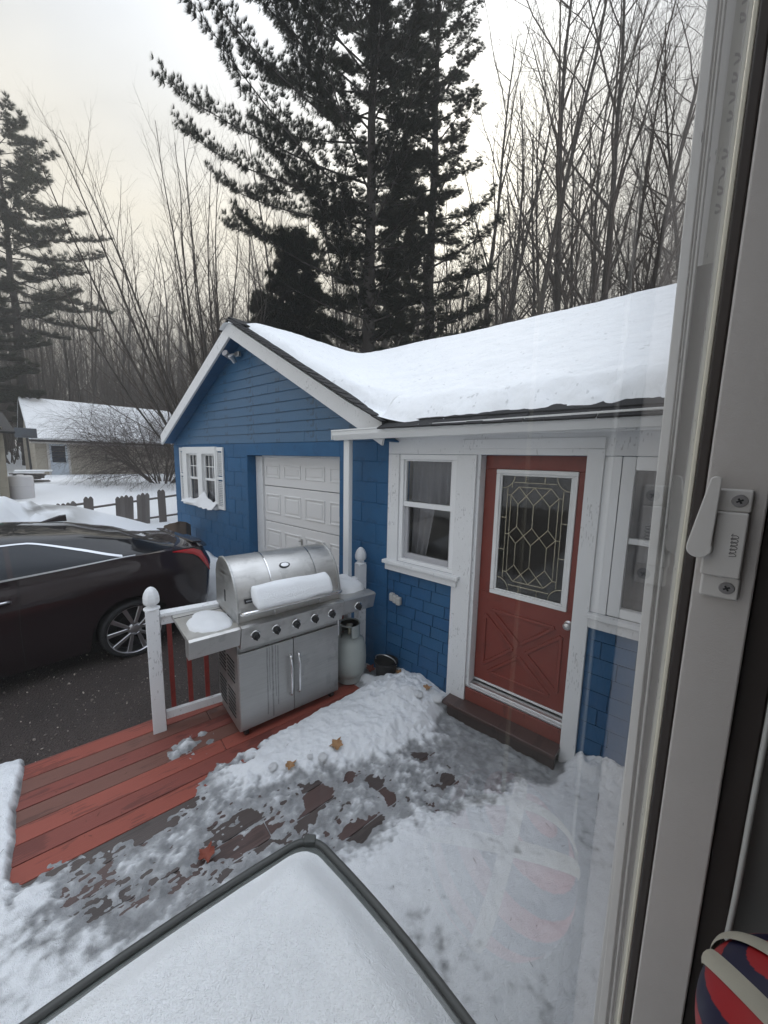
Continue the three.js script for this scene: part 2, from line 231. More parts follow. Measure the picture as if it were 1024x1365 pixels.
function deckSnow(x, z) {                          // snow thickness above the boards
  const [lx, lz] = toDeck(x, z);
  const n1 = fbm(x * 3, z * 3, 51, 5) - 0.5, n2 = fbm(x * 15, z * 15, 52, 4) - 0.5, n3 = fbm(x * 52, z * 30, 53, 3) - 0.5;
  let t = 0.052 + 0.05 * n1 + 0.018 * n2 + 0.006 * n3;
  const pile = Math.exp(-(((x + 2.05) / 0.36) ** 2) - (((z + 2.62) / 0.36) ** 2));
  const skirt = sstep(-1.35, -1.75, x) * sstep(-1.2, -1.75, z);
  t += 0.035 * pile * (1 + 0.8 * n1) + 0.03 * Math.exp(-(((x + 2.0) / 0.6) ** 2) - (((z + 2.0) / 0.55) ** 2)) + 0.095 * pile * (0.9 + 0.5 * n2 + 1.2 * n1);
  t += skirt * (0.025 + 0.02 * n2);
  const pd = pathDist(x, z) + 0.14 * n1 + 0.08 * n2;
  const onPath = 1 - sstep(0.20, 0.50, pd);
  t = lerp(t, 0.0135 + 0.034 * n2 + 0.034 * n1 + 0.034 * n3, onPath);
  for (const [px, pz, a, r] of PRINTS) { const dx = x - px, dz = z - pz; if (dx * dx + dz * dz < 0.05) { const u = dx * Math.cos(a) + dz * Math.sin(a), v = -dx * Math.sin(a) + dz * Math.cos(a); t -= (r > 0.04 ? 0.020 : 0.042) * (0.7 + 1.4 * n2 + 1.2 * n3 + 0.3) * Math.exp(-((u / r) ** 2) - ((v / (r * 1.7)) ** 2)); } }
  // bare boards at the outer edge, next to the post
  const edgeX = 0.92 + 0.26 * n1 + 0.3 * n2 - 0.25 * sstep(0.3, -0.6, lz), edgeZ = 0.86 + 0.05 * n1 + 0.03 * n2;
  const bare = sstep(edgeX + 0.1, edgeX - 0.1, lx) * sstep(edgeZ + 0.02, edgeZ - 0.03, lz) * sstep(-1.3, -0.75, lz - 0.5 * n1);
  t = lerp(t, -0.02 + 0.03 * n2, bare);
  const fringe = Math.exp(-(((lx - 0.36) / 0.16) ** 2) - (((lz + 0.16) / 0.16) ** 2)); t += fringe * (0.035 + 0.09 * n2);
  const slush = sstep(edgeX - 0.05, edgeX + 0.2, lx) * sstep(edgeX + 1.1, edgeX + 0.6, lx + 0.5 * lz) * sstep(0.66, 0.36, lz + 0.5 * n1) * sstep(-0.35, 0.05, lz);
  t = lerp(t, 0.0125 + 0.034 * n2 + 0.034 * n1 + 0.034 * n3, slush);
  const step = sstep(-2.45, -2.75, z) * sstep(-1.72, -1.58, x) * sstep(-0.56, -0.68, x); t = lerp(t, -0.02 + 0.05 * n2, step);
  const grill = sstep(-2.42, -2.66, x - 0.17 * (z + 1.4) * -1) * sstep(-1.25, -1.4, z) * sstep(-2.75, -2.45, z); t = lerp(t, -0.03, grill * sstep(-2.45, -2.62, x - 0.167 * (-1.37 - z)));
  t += 0.15 * Math.exp(-(((z + 2.98) / 0.16) ** 2)) * sstep(-0.62, -0.45, x) * (0.8 + 0.9 * n2);
  t = lerp(t, -0.02 + 0.03 * n2, sstep(-2.33, -2.45, x) * sstep(-2.66, -2.8, z));   // sheltered corner behind the tank
  if (lz > edgeZ + 0.02) t = Math.max(t, 0.03);
  return t;
}
{
  const X0 = -3.75, X1 = -0.045, Z0 = -2.955, Z1 = 1.5, nx = 460, nz = 560;
  const gz = (j) => Z0 + (Z1 - Z0) * j / nz, gx = (i) => X0 + (X1 - X0) * i / nx;
  const cache = [];
  const g = grid(nx, nz, (i, j) => {
    const x = gx(i), z = gz(j); let t = deckSnow(x, z); const [lx, lz] = toDeck(x, z);
    let y = DECK.y + Math.max(t, -0.03) - 0.002;
    if (lz > 0.9 || lx < -0.16) { const out = Math.max(lz - 0.9, -0.16 - lx); y = lx < -0.16 && lz < 0.86 ? -0.15 : y - 0.12 * sstep(0, 0.5, out); if (lx < -0.16 && lz >= 0.86) y = 0.05 * (fbm(x * 7, z * 7, 44, 4) - 0.5) + DECK.y + t - 0.002 - 0.25 * sstep(0.0, 0.5, -0.16 - lx); }
    cache.push(t); return [x, y, z, x, z];
  }, (i, j, p) => {
    const t = cache[j * (nx + 1) + i]; const n = fbm(p[0] * 22, p[2] * 22, 71, 4);
    const wet = (1 - sstep(0.012, 0.046, t + 0.05 * (n - 0.5))); const k = lerp(1, 0.20 + 0.40 * n, wet) * (0.95 + 0.08 * (fbm(p[0] * 60, p[2] * 60, 72, 2) - 0.5));
    return [k, k, k * 1.005];
  });
  tag(mesh('deck_snow', g, M.snow), 'trodden snow and grey slush lying on the deck', 'snow', null, 'stuff');
  const r = rng(89), bits = []; for (let i = 0; i < 170; i++) { const x = -3.3 + 3.1 * r(), z = -2.8 + 3.3 * r(), a = r() * 6.28, L = 0.006 + 0.03 * r() ** 2, y = DECK.y + Math.max(0, deckSnow(x, z)) + 0.003; bits.push(rod([x, y, z], [x + L * Math.cos(a), y + 0.003 * r(), z + L * Math.sin(a)], 0.0012, 0.0006, 4)); }
  tag(mesh('plant_debris', join(bits), std(0.07, 0.05, 0.035, 0.9)), 'scattered pine needles and twig bits lying on the deck snow', 'debris', null, 'stuff');
}

// ---------------------------------------------------------------- blue house with garage gable and entry
const ZW = -2.96, house = base('blue_house', 'blue house with garage gable, white trim and red front door', 'house', [0, 0, 0]);
{
  const wall = sub('garage_wall', house), r = rng(9);
  const GX0 = -8.1, GX1 = -2.49, DX0 = -5.30, DX1 = -3.25, DTOP = 2.415, WX0 = -7.56, WX1 = -6.24, WY0 = 1.5, WY1 = 2.53;
  // backing masonry with openings
  const bk = [];
  const zb0 = -3.15, zb1 = -2.9645;
  bk.push(span(GX0 + 0.012, DX0 - 0.002, -0.1, WY0, zb0, zb1), span(GX0 + 0.012, WX0, WY0, WY1, zb0, zb1), span(WX1, DX0 - 0.002, WY0, WY1, zb0, zb1), span(GX0 + 0.012, GX1, WY1, 2.6, zb0, zb1), span(DX0 - 0.002, DX1 + 0.002, DTOP, WY1, zb0, zb1), span(DX1 + 0.002, GX1, -0.1, WY1, zb0, zb1));
  mesh('masonry', join(bk), M.joint, wall);
  const blockGeo = {};
  const BH = 0.2225, BL = 0.435;
  for (let row = 0; row < 12; row++) {
    const y0 = -0.075 + row * BH, y1 = Math.min(y0 + BH, 2.588);
    for (let k = -1; k < 14; k++) {
      let a = GX0 + (k + (row % 2 ? 0.5 : 0)) * BL, b = a + BL; a = Math.max(a, GX0); b = Math.min(b, GX1);
      if (b - a < 0.03) continue;
      let parts = [[a, b]];
      const cut = (lo, hi) => { const o = []; for (const [s, e] of parts) { if (e <= lo || s >= hi) o.push([s, e]); else { if (lo - s > 0.03) o.push([s, lo]); if (e - hi > 0.03) o.push([hi, e]); } } parts = o; };
      let top = y1; if (y0 + 0.02 < DTOP) { if (y1 > DTOP + 0.02 && a < DX1 && b > DX0) { cut(DX0, DX1); } else cut(DX0, DX1); }
      if (y0 < WY1 - 0.02 && y1 > WY0 + 0.02) cut(WX0, WX1);
      for (const [s, e] of parts) {
        const j = 0.0028, w = e - s - 2 * j, h = top - y0 - 2 * j; if (w < 0.02 || h < 0.02) continue;
        const key = w.toFixed(3) + h.toFixed(3); blockGeo[key] ??= buv(rb(w, h, 0.03, 0.006));
        const m = mesh('concrete_block', blockGeo[key], r() < 0.5 ? M.block : M.block2, wall); m.position.set((s + e) / 2, (y0 + top) / 2, -2.9752 + 0.003 * r()); m.rotation.z = (r() - 0.5) * 0.006;
      }
    }
  }
  // lintel over the garage door, reveals
  mesh('lintel', buv(span(DX0 - 0.01, DX1 + 0.01, DTOP, 2.588, -2.99, -2.9565, 0.006)), M.block, wall);
  mesh('reveal', buv(span(DX0 - 0.08, DX0, -0.08, DTOP, -3.14, -2.963)), M.block2, wall); mesh('reveal', buv(span(DX1, DX1 + 0.08, -0.08, DTOP, -3.14, -2.963)), M.block2, wall);
  mesh('side_wall', join([span(GX0 + 0.02, GX0 + 0.2, -0.1, 2.6, -8.9, -3.16), span(-2.68, -2.5, -0.1, 2.6, -8.9, -3.16), span(GX0 + 0.02, -2.5, -0.1, 2.6, -9.08, -8.9)]), M.joint, wall);
  mesh('garage_floor', buv(span(GX0 + 0.2, -2.68, -0.1, 0.01, -8.9, -3.16)), M.joint, wall);
  mesh('garage_ceiling', buv(span(GX0 + 0.2, -2.68, 2.55, 2.6, -8.9, -3.16)), M.garageDoor, wall);

  // clapboard gable
  const gable = sub('gable', house); const slope = 0.526, PX = -5.27, PY = 4.20;
  mesh('gable_sheathing', buv(at(prism([[GX0 + 0.05, 2.60], [GX1 - 0.02, 2.60], [PX, 4.08]], 0.08), 0, 0, -3.06)), M.joint, gable);
  const half = (y) => (PY - 0.02 - y) / slope;
  const breaks = { 0: [-3.9], 1: [-5.24], 3: [-6.3], 5: [-4.7], 6: [-4.41], 8: [-5.5] };
  for (let k = 0; k < 12; k++) {
    const y0 = 2.593 + k * 0.1325, y1 = y0 + 0.150; const hx0 = Math.min(half(y0), 2.78), hx1 = Math.min(half(y1), 2.78);
    if (hx0 < 0.12) break;
    const cuts = [-1e9, ...(breaks[k] ?? []), 1e9];
    for (let q = 0; q < cuts.length - 1; q++) {
      const a0 = Math.max(PX - hx0, cuts[q] + 0.003), b0 = Math.min(PX + hx0, cuts[q + 1] - 0.003), a1 = Math.max(PX - Math.max(hx1, 0.01), cuts[q] + 0.003), b1 = Math.min(PX + Math.max(hx1, 0.01), cuts[q + 1] - 0.003);
      if (b0 - a0 < 0.05) continue;
      const g = prism([[a0, 0], [b0, 0], [Math.max(b1, a1 + 0.01), y1 - y0], [a1, y1 - y0]], 0.014, 0.002); const p = g.attributes.position;
      const m = mesh('clapboard', buv(g), M.clap, gable); m.position.set(0, y0, -2.968); m.rotation.x = -0.115 + (r() - 0.5) * 0.012;
    }
  }
  // rakes and roof
  const roof = sub('roof', house);
  const L = 3.36, ang = Math.atan(slope), cl = Math.cos(ang);
  const rake = (s, x1, w) => { const x0 = PX + 0.015, f = (x) => 4.27 - slope * Math.abs(x - x0); return prism([[x0, f(x0)], [x1, f(x1)], [x1 - s * 0.04, f(x1) - w], [x0, f(x0) - w - 0.02]], 0.028, 0.003); };
  mesh('rake_board', buv(at(rake(1, -2.36, 0.185), 0, -0.03, -2.752)), M.white, roof);
  mesh('rake_board', buv(at(rake(-1, -8.06, 0.175), 0, -0.03, -2.752)), M.white, roof);
  mesh('rake_soffit', join([at(rb(3.3, 0.015, 0.2, 0.003), PX + 1.45, 4.10 - slope * 1.45, -2.86, 0, 0, -ang), at(rb(3.2, 0.015, 0.2, 0.003), PX - 1.4, 4.10 - slope * 1.4, -2.86, 0, 0, ang)]), M.block2, roof);
  const slab = (pts, y, t, m) => { const n = pts.length, pos = []; const P = (i, d) => [pts[i][0], y(pts[i][0], pts[i][1]) + d, pts[i][1]]; for (let i = 1; i < n - 1; i++) { pos.push(...P(0, 0), ...P(i, 0), ...P(i + 1, 0), ...P(0, -t), ...P(i + 1, -t), ...P(i, -t)); } for (let i = 0; i < n; i++) { const k = (i + 1) % n; pos.push(...P(i, 0), ...P(i, -t), ...P(k, 0), ...P(k, 0), ...P(i, -t), ...P(k, -t)); } const g = new THREE.BufferGeometry(); g.setAttribute('position', new THREE.Float32BufferAttribute(pos, 3)); g.computeVertexNormals(); return mesh('roof_slope', buv(g), m, roof); };
  const gR = (x) => 4.275 - slope * (x - (PX + 0.015)), gL = (x) => 4.275 + slope * (x - (PX + 0.015)), mF = (x, z) => 2.755 - 0.548 * (z + 2.70), mB = (x, z) => 4.29 + 0.548 * (z + 5.5);
  slab([[PX + 0.015, -2.735], [-2.33, -2.735], [-2.33, -3.1], [PX + 0.015, -5.9]], gR, 0.03, M.shingle);
  slab([[PX + 0.015, -2.735], [PX + 0.015, -9.2], [-8.14, -9.2], [-8.14, -2.735]], gL, 0.03, M.shingle);
  slab([[PX + 0.015, -5.5], [-2.3, -9.2], [PX + 0.015, -9.2]], gR, 0.03, M.shingle);
  slab([[-2.37, -2.69], [3.4, -2.69], [3.4, -5.5], [-5.2, -5.5]], mF, 0.03, M.shingle);
  slab([[-5.2, -5.5], [3.4, -5.5], [3.4, -8.4], [-2.4, -8.4]], mB, 0.03, M.shingle);
  mesh('ridge_cap', join([at(rb(0.3, 0.018, 2.7, 0.004), PX + 0.15, 4.225, -4.07, 0, 0, -ang), at(rb(0.3, 0.018, 2.7, 0.004), PX - 0.12, 4.225, -4.07, 0, 0, ang)]), M.shingle, roof);
  // shingle tabs showing along the right rake and the eave
  const tabG = [0, 1, 2].map(k => buv(rb(0.135 + 0.012 * k, 0.013, 0.15, 0.003)));
  for (let k = 1; k < 25; k++) { const x = PX + 0.1 + k * 0.117, m = mesh('shingle', tabG[k % 3], M.shingle, roof); m.position.set(x, gR(x) + 0.013 + 0.004 * r(), -2.668 + 0.01 * r()); m.rotation.z = -ang + 0.05; }
  for (let k = 0; k < 20; k++) { const x = -2.26 + k * 0.148, m = mesh('shingle', tabG[(k * 2) % 3], M.shingle, roof); m.position.set(x, mF(x, -2.63) - 0.012, -2.645 + 0.012 * r()); m.rotation.set(Math.atan(0.548) * 0.9, 0, 0); }

  // roof snow
  const sm = (a, b, k) => { const h = clamp(0.5 + 0.5 * (b - a) / k); return lerp(b, a, h) - k * h * (1 - h); };
  const roofY = (x, z) => -sm(-sm(gR(x), gL(x), 0.12), -sm(mF(x, z), mB(x, z), 0.16), 0.28);
  const X0 = -5.42, X1 = 3.3, Z0 = -6.3, Z1 = -2.66, nx = 300, nz = 130;
  const snowG = grid(nx, nz, (i, j) => {
    const x = lerp(X0, X1, i / nx), z = lerp(Z0, Z1, j / nz);
    const n = fbm(x * 1.3, z * 1.3, 14, 4) - 0.5, n2 = fbm(x * 7, z * 7, 15, 4) - 0.5;
    const onMain = mF(x, z) > gR(x) - 0.02;
    const fromRake = -2.735 - z, fromEave = -2.63 - z, fromRidge = x - (PX + 0.12);
    let t = 0.125 + 0.05 * n + 0.012 * n2;
    const rk = fromRake - 0.13 - 0.05 * n2; const ev = fromEave - 0.075 - 0.10 * sstep(-2.2, -0.4, x) * (0.6 + 1.2 * n2) - 0.06 * n2;
    const e = x < -2.34 ? rk : ev; t *= sstep(-0.02, 0.17, e) ** 0.6; t -= 0.03 * sstep(0.03, -0.04, e);
    t = Math.min(t, 0.16 * sstep(-0.02, 0.3, fromRidge + 0.05 * n2) + (fromRidge < -0.02 ? -0.1 : 0)); if (fromRidge < 0.0) t = -0.04;
    return [x, roofY(x, z) + Math.max(t, -0.05), z, x, z];
  });
  tag(mesh('roof_snow', snowG, M.roofSnow), 'smooth blanket of snow on the blue house roof', 'snow', null, 'stuff');

  // garage door
  const gd = sub('garage_door', house); const zd = -3.13;
  mesh('jamb', join([span(DX0 - 0.0, -5.12, -0.02, 2.405, -3.145, -3.10), span(-5.12, -3.1, 2.385, 2.44, -3.16, -3.10)]), M.white, gd);
  const seams = [2.40, 1.968, 1.43, 0.90, 0.37, -0.02], cols = [[-5.06, -4.70], [-4.60, -4.21], [-4.115, -3.706], [-3.61, -3.20]];
  for (let k = 0; k < 5; k++) {
    const y1 = seams[k] - 0.004, y0 = seams[k + 1] + 0.004;
    const sec = mesh('door_section', buv(span(-5.118, -3.12, y0, y1, zd - 0.04, zd, 0.008)), M.garageDoor, gd);
    for (const [a, b] of cols) {
      const pt = y1 - 0.115, pb = y0 + 0.12, f = [];
      for (const [w, z0, z1] of [[0, -0.002, 0.006], [0.018, 0.004, 0.002]]) { }
      const fr = 0.022; f.push(span(a, b, pt - fr, pt, zd - 0.004, zd + 0.010, 0.005), span(a, b, pb, pb + fr, zd - 0.004, zd + 0.010, 0.005), span(a, a + fr, pb + fr, pt - fr, zd - 0.004, zd + 0.0095, 0.005), span(b - fr, b, pb + fr, pt - fr, zd - 0.004, zd + 0.0095, 0.005), span(a + 0.05, b - 0.05, pb + 0.05, pt - 0.05, zd - 0.004, zd + 0.007, 0.006));
      const m = mesh('raised_panel', join(f), M.garageDoor, sec);
    }
  }
  mesh('handle', join([at(rb(0.025, 0.11, 0.012, 0.004), -4.19, 1.22, zd + 0.008), rod([-4.19, 1.25, zd + 0.01], [-4.19, 1.25, zd + 0.05], 0.009), at(rb(0.06, 0.016, 0.012, 0.004), -4.175, 1.25, zd + 0.05)]), M.steelD, gd);

  // double window with shutters in the garage
  const gw = sub('garage_window', house);
  mesh('frame', join([span(-7.6, -6.27, 2.425, 2.545, -3.0, -2.925), span(-7.6, -6.27, 1.48, 1.545, -3.0, -2.895), span(-7.6, -7.44, 1.545, 2.425, -3.0, -2.926), span(-6.33, -6.27, 1.545, 2.425, -3.0, -2.926), span(-6.98, -6.80, 1.545, 2.425, -3.0, -2.926)]), M.whiteB, gw);
  for (const [a, b] of [[-7.44, -6.98], [-6.80, -6.33]]) {
    const s = sub('sash', gw), my = 1.99, e = 0.028, z = -2.985;
    const bars = [span(a, b, my - 0.03, my + 0.012, z - 0.02, z + 0.012), span(a, a + e, 1.545, 2.425, z - 0.02, z + 0.01), span(b - e, b, 1.545, 2.425, z - 0.02, z + 0.01), span(a + e, b - e, 2.395, 2.425, z - 0.02, z + 0.01), span(a + e, b - e, 1.545, 1.585, z - 0.02, z + 0.01)];
    for (const f of [1 / 3, 2 / 3]) bars.push(span(lerp(a + e, b - e, f) - 0.008, lerp(a + e, b - e, f) + 0.008, my + 0.012, 2.395, z - 0.01, z + 0.004, 0.003));
    bars.push(span(a + e, b - e, 2.195, 2.211, z - 0.009, z + 0.003, 0.003));
    mesh('muntins', join(bars), M.whiteB, s);
    const pane = new THREE.PlaneGeometry(b - a - 2 * e, 0.83); mesh('pane', at(pane, (a + b) / 2, 1.985, z - 0.012), M.glass, s);
    const cw = grid(24, 6, (i, j) => { const u = i / 24, f = b === -6.33 ? 0.35 : 0.55; return [lerp(a, a + (b - a) * f, u), lerp(2.42, 1.55, j / 6), -3.05 + 0.02 * Math.sin(u * 26), u, j / 6]; }); mesh('curtain', cw, M.curtain, s);
  }
  for (const [a, b, nm] of [[-7.77, -7.6, 'l'], [-6.26, -6.02, 'r']]) {
    const sh = sub('shutter', gw), z = -2.945;
    mesh('shutter_frame', join([span(a, a + 0.035, 1.5, 2.535, z - 0.014, z + 0.014), span(b - 0.035, b, 1.5, 2.535, z - 0.014, z + 0.014), span(a + 0.035, b - 0.035, 2.47, 2.535, z - 0.013, z + 0.013), span(a + 0.035, b - 0.035, 1.5, 1.56, z - 0.013, z + 0.013), span(a + 0.035, b - 0.035, 2.0, 2.05, z - 0.013, z + 0.013)]), M.whiteB, sh);
    const sl = buv(rb(b - a - 0.068, 0.034, 0.007, 0.003));
    for (let y = 1.578; y < 2.46; y += 0.0295) { if (y > 1.985 && y < 2.06) continue; const m = mesh('slat', sl, M.whiteB, sh); m.position.set((a + b) / 2, y, z); m.rotation.x = 0.7; }
  }
  const ws = grid(60, 10, (i, j) => { const u = i / 60, x = lerp(-7.5, -6.24, u), v = j / 10; const hgt = 0.03 + 0.17 * Math.exp(-(Math.abs((u - 0.55) / 0.13) ** 1.5)) * (0.8 + 0.4 * fbm(x * 12, 1, 6, 3)) + 0.06 * fbm(x * 11, v * 3, 3, 3); return [x, 1.54 + hgt * (1 - v) ** 0.7 - 0.05 * v * v * sstep(0.35, 0.6, u) * (0.3 + 1.2 * fbm(x * 16, 2, 4, 3)), -2.955 + 0.13 * v + 0.02 * fbm(x * 11, v * 5, 8, 3)]; });
  tag(mesh('window_snow', ws, M.padSnow), 'clump of snow on the sill of the garage double window', 'snow');
  // twin floodlight under the peak
  const fl = base('flood_light', 'twin flood light fixture under the garage peak', 'light', [-5.36, 3.86, -2.90], 0);
  mesh('bracket', join([at(rb(0.11, 0.07, 0.05, 0.012), 0, 0, 0), rod([-0.05, 0, 0.02], [-0.13, -0.03, 0.1], 0.018)]), M.steelD, fl);
  mesh('lamp_head', join([at(new THREE.CylinderGeometry(0.045, 0.03, 0.11, 14), -0.10, -0.02, 0.11, 1.2, 0.4, 0)]), std(0.32, 0.32, 0.33, 0.5), fl);
  mesh('lamp_head', join([at(new THREE.CylinderGeometry(0.045, 0.03, 0.11, 14), 0.04, -0.09, 0.1, 0.8, 0.3, 0)]), M.alu, fl);

  // entry wall
  const en = sub('entry_wall', house);
  mesh('wall_panel', join([span(-2.488, -1.66, -0.1, 1.30, -3.14, -2.975), span(-0.555, 0.4, -0.1, 1.24, -3.14, -2.975), span(-2.488, 0.4, 2.45, 2.75, -3.14, -2.965), span(-2.488, -2.36, 1.30, 2.45, -3.14, -2.965), span(-0.66, -0.46, 1.24, 2.45, -3.14, -2.965), span(-1.66, -1.53, -0.1, 2.45, -3.14, -2.965), span(-0.66, -0.555, -0.1, 1.24, -3.14, -2.965), span(0.12, 0.4, 1.24, 2.45, -3.14, -2.965)]), M.joint, en);
  mesh('frieze_board', buv(span(-2.488, 0.3, 2.452, 2.64, -2.965, -2.94, 0.004)), M.white, en);
  mesh('soffit', buv(span(-2.46, 0.3, 2.63, 2.652, -2.938, -2.71, 0.003)), M.white, en);
  mesh('fascia', buv(span(-2.46, 0.3, 2.60, 2.73, -2.735, -2.705, 0.003)), M.white, en);
  mesh('corner_board', buv(span(-2.488, -2.352, 1.36, 2.45, -2.965, -2.94, 0.004)), M.white, en);
  mesh('mullion_board', buv(span(-1.700, -1.512, 0.14, 2.45, -2.965, -2.938, 0.004)), M.white, en);
  const shingle = (x0, x1, y0, y1, h) => { const rr = rng(17 + Math.round(x1 * 10)); let row = 0; for (let y = y0; y < y1; y += h, row++) { let x = x0 - rr() * 0.14; while (x < x1) { const w = 0.19 + 0.06 * rr(); const a = Math.max(x, x0), b = Math.min(x + w, x1); if (b - a > 0.025) { const hh = Math.min(h - 0.005, y1 - y); const m = mesh('wall_shingle', buv(rb(b - a - 0.006, hh, 0.012, 0.003)), rr() < 0.5 ? M.shake : M.shake2, en); m.position.set((a + b) / 2, y + hh / 2, -2.967 + 0.002 * rr()); m.rotation.x = -0.03 - 0.06 * rr(); m.rotation.z = (rr() - 0.5) * 0.02; } x += w; } } };
  shingle(-2.48, -1.70, -0.04, 1.30, 0.118); shingle(-0.556, 0.1, -0.04, 1.24, 0.13);
  // entry window
  const ew = sub('entry_window', house), z = -2.975;
  mesh('sill', join([span(-2.51, -1.615, 1.325, 1.362, -2.96, -2.885, 0.006), span(-2.49, -1.64, 1.255, 1.324, -2.965, -2.915, 0.005)]), M.white, ew);
  mesh('frame', join([span(-2.352, -1.70, 2.40, 2.45, z - 0.06, z + 0.02), span(-2.352, -1.70, 1.362, 1.40, z - 0.06, z + 0.02), span(-2.352, -2.305, 1.40, 2.40, z - 0.06, z + 0.018), span(-1.752, -1.70, 1.40, 2.40, z - 0.06, z + 0.018)]), M.vinyl, ew);
  const s1 = sub('sash', ew); mesh('sash_bars', join([span(-2.305, -1.752, 1.935, 1.985, z - 0.035, z + 0.006), span(-2.305, -2.285, 1.985, 2.40, z - 0.03, z), span(-1.775, -1.752, 1.985, 2.40, z - 0.03, z), span(-2.285, -1.775, 2.385, 2.40, z - 0.03, z)]), M.vinyl, s1);
  mesh('pane', at(new THREE.PlaneGeometry(0.55, 0.43), -2.03, 2.19, z - 0.018), M.glass, s1);
  const s2 = sub('sash', ew), grey = std(0.42, 0.42, 0.44, 0.5); mesh('sash_bars', join([span(-2.305, -2.262, 1.40, 1.935, z - 0.055, z - 0.02), span(-1.782, -1.752, 1.40, 1.935, z - 0.055, z - 0.02), span(-2.262, -1.782, 1.40, 1.455, z - 0.055, z - 0.02)]), grey, s2);
  mesh('pane', at(new THREE.PlaneGeometry(0.5, 0.5), -2.02, 1.69, z - 0.04), M.glass, s2);
  const cg = grid(60, 8, (i, j) => { const u = i / 60, v = j / 8; return [lerp(-2.31, -1.75, u), lerp(2.42, 1.96 + 0.03 * Math.sin(u * 9), v), -3.12 + 0.022 * Math.sin(u * 34 + Math.sin(u * 9)) * (0.4 + v), u, v]; }); mesh('curtain', cg, M.curtain, ew);
  const cg2 = grid(40, 8, (i, j) => { const u = i / 40, v = j / 8; return [lerp(-2.31, -2.12 + 0.1 * (1 - v), u), lerp(1.96, 1.38, v), -3.14 + 0.02 * Math.sin(u * 20), u, v]; }); mesh('curtain', cg2, std(0.2, 0.2, 0.21, 0.95), ew);
  // right window
  const rw = sub('side_window', house);
  mesh('sill', join([span(-0.57, 0.15, 1.30, 1.335, -2.96, -2.895, 0.006), span(-0.555, 0.15, 1.225, 1.299, -2.965, -2.92, 0.005)]), M.white, rw);
  mesh('frame', join([span(-0.556, -0.455, 1.336, 2.45, -2.965, -2.952, 0.004), span(-0.453, -0.375, 1.336, 2.45, -3.02, -2.958), span(-0.375, 0.12, 2.36, 2.45, -3.02, -2.958), span(-0.375, 0.12, 1.336, 1.40, -3.02, -2.958), span(-0.375, 0.12, 1.86, 1.90, -3.03, -2.985), span(0.06, 0.12, 1.40, 2.36, -3.02, -2.96)]), M.vinyl, rw);
  mesh('pane', at(new THREE.PlaneGeometry(0.44, 0.98), -0.155, 1.88, -3.005), M.glass, rw);
  const cg3 = grid(40, 8, (i, j) => { const u = i / 40, v = j / 8; return [lerp(-0.42, 0.1, u), lerp(2.42, 1.36, v), -3.14 + 0.025 * Math.sin(u * 30), u, v]; }); mesh('curtain', cg3, M.curtain, rw);
  // closed dark room behind the entry
  mesh('entry_room', join([span(-2.45, 0.5, 0.2, 0.36, -5.4, -3.15), span(-2.45, 0.5, 2.62, 2.7, -5.4, -3.15), span(-2.45, 0.5, 0.2, 2.7, -5.5, -5.4), span(-2.49, -2.45, 0.2, 2.7, -5.5, -3.15), span(0.5, 0.6, 0.2, 2.7, -5.5, -3.15)]), std(0.32, 0.31, 0.30, 0.9), en);

  // red door
  const fd = sub('front_door', house), zd2 = -3.06, A = -1.482, B = -0.675, Y0 = 0.395, Y1 = 2.455;
  mesh('casing', join([span(-0.665, -0.556, 0.07, 2.50, -2.965, -2.93, 0.004), span(-1.64, -0.556, 2.502, 2.58, -2.94, -2.918, 0.004)]), M.white, fd);
  mesh('door_jamb', join([span(-1.53, -1.484, 0.34, 2.47, -3.12, -2.966), span(-0.673, -0.64, 0.34, 2.47, -3.12, -2.966), span(-1.484, -0.673, 2.457, 2.49, -3.12, -2.966)]), M.white, fd);
  const gx0 = -1.375, gx1 = -0.735, gy0 = 1.245, gy1 = 2.335;
  mesh('door_leaf', join([span(A, B, Y0, gy0, zd2 - 0.04, zd2), span(A, gx0, gy0, gy1, zd2 - 0.04, zd2), span(gx1, B, gy0, gy1, zd2 - 0.04, zd2), span(A, B, gy1, Y1, zd2 - 0.04, zd2)]), M.redDoor, fd);
  const mould = (a, b, c, d, w, z0, z1) => [span(a, b, d - w, d, z0, z1), span(a, b, c, c + w, z0, z1), span(a, a + w, c + w, d - w, z0, z1 - 0.001), span(b - w, b, c + w, d - w, z0, z1 - 0.001)];
  mesh('glass_frame', join([...mould(gx0, gx1, gy0, gy1, 0.036, zd2 - 0.02, zd2 + 0.014), ...mould(gx0 + 0.036, gx1 - 0.036, gy0 + 0.036, gy1 - 0.036, 0.014, zd2 - 0.02, zd2 + 0.004)]), M.whiteB, fd);
  const ga = gx0 + 0.05, gb = gx1 - 0.05, gc = gy0 + 0.05, ge = gy1 - 0.05, zg = zd2 - 0.014;
  mesh('pane', at(new THREE.PlaneGeometry(gb - ga, ge - gc), (ga + gb) / 2, (gc + ge) / 2, zg - 0.003), M.glass, fd);
  const P = (u, v) => [lerp(ga, gb, u), lerp(ge, gc, v), zg];
  const bars = [], bar = (u0, v0, u1, v1, w = 0.0033) => bars.push(rod(P(u0, v0), P(u1, v1), w, w, 5));
  const arc = (cu, cv, a0) => { let q; for (let i = 0; i <= 7; i++) { const a = a0 + i / 7 * Math.PI / 2, p = [cu + 0.19 * Math.cos(a), cv + 0.107 * Math.sin(a)]; if (q) bar(q[0], q[1], p[0], p[1]); q = p; } };
  arc(0, 0, 0); arc(1, 0, Math.PI / 2); arc(1, 1, Math.PI); arc(0, 1, -Math.PI / 2);
  bar(0.19, 0.055, 0.81, 0.055); bar(0.19, 0.945, 0.81, 0.945); bar(0.09, 0.107, 0.09, 0.893); bar(0.91, 0.107, 0.91, 0.893); bar(0.155, 0.06, 0.155, 0.10); 
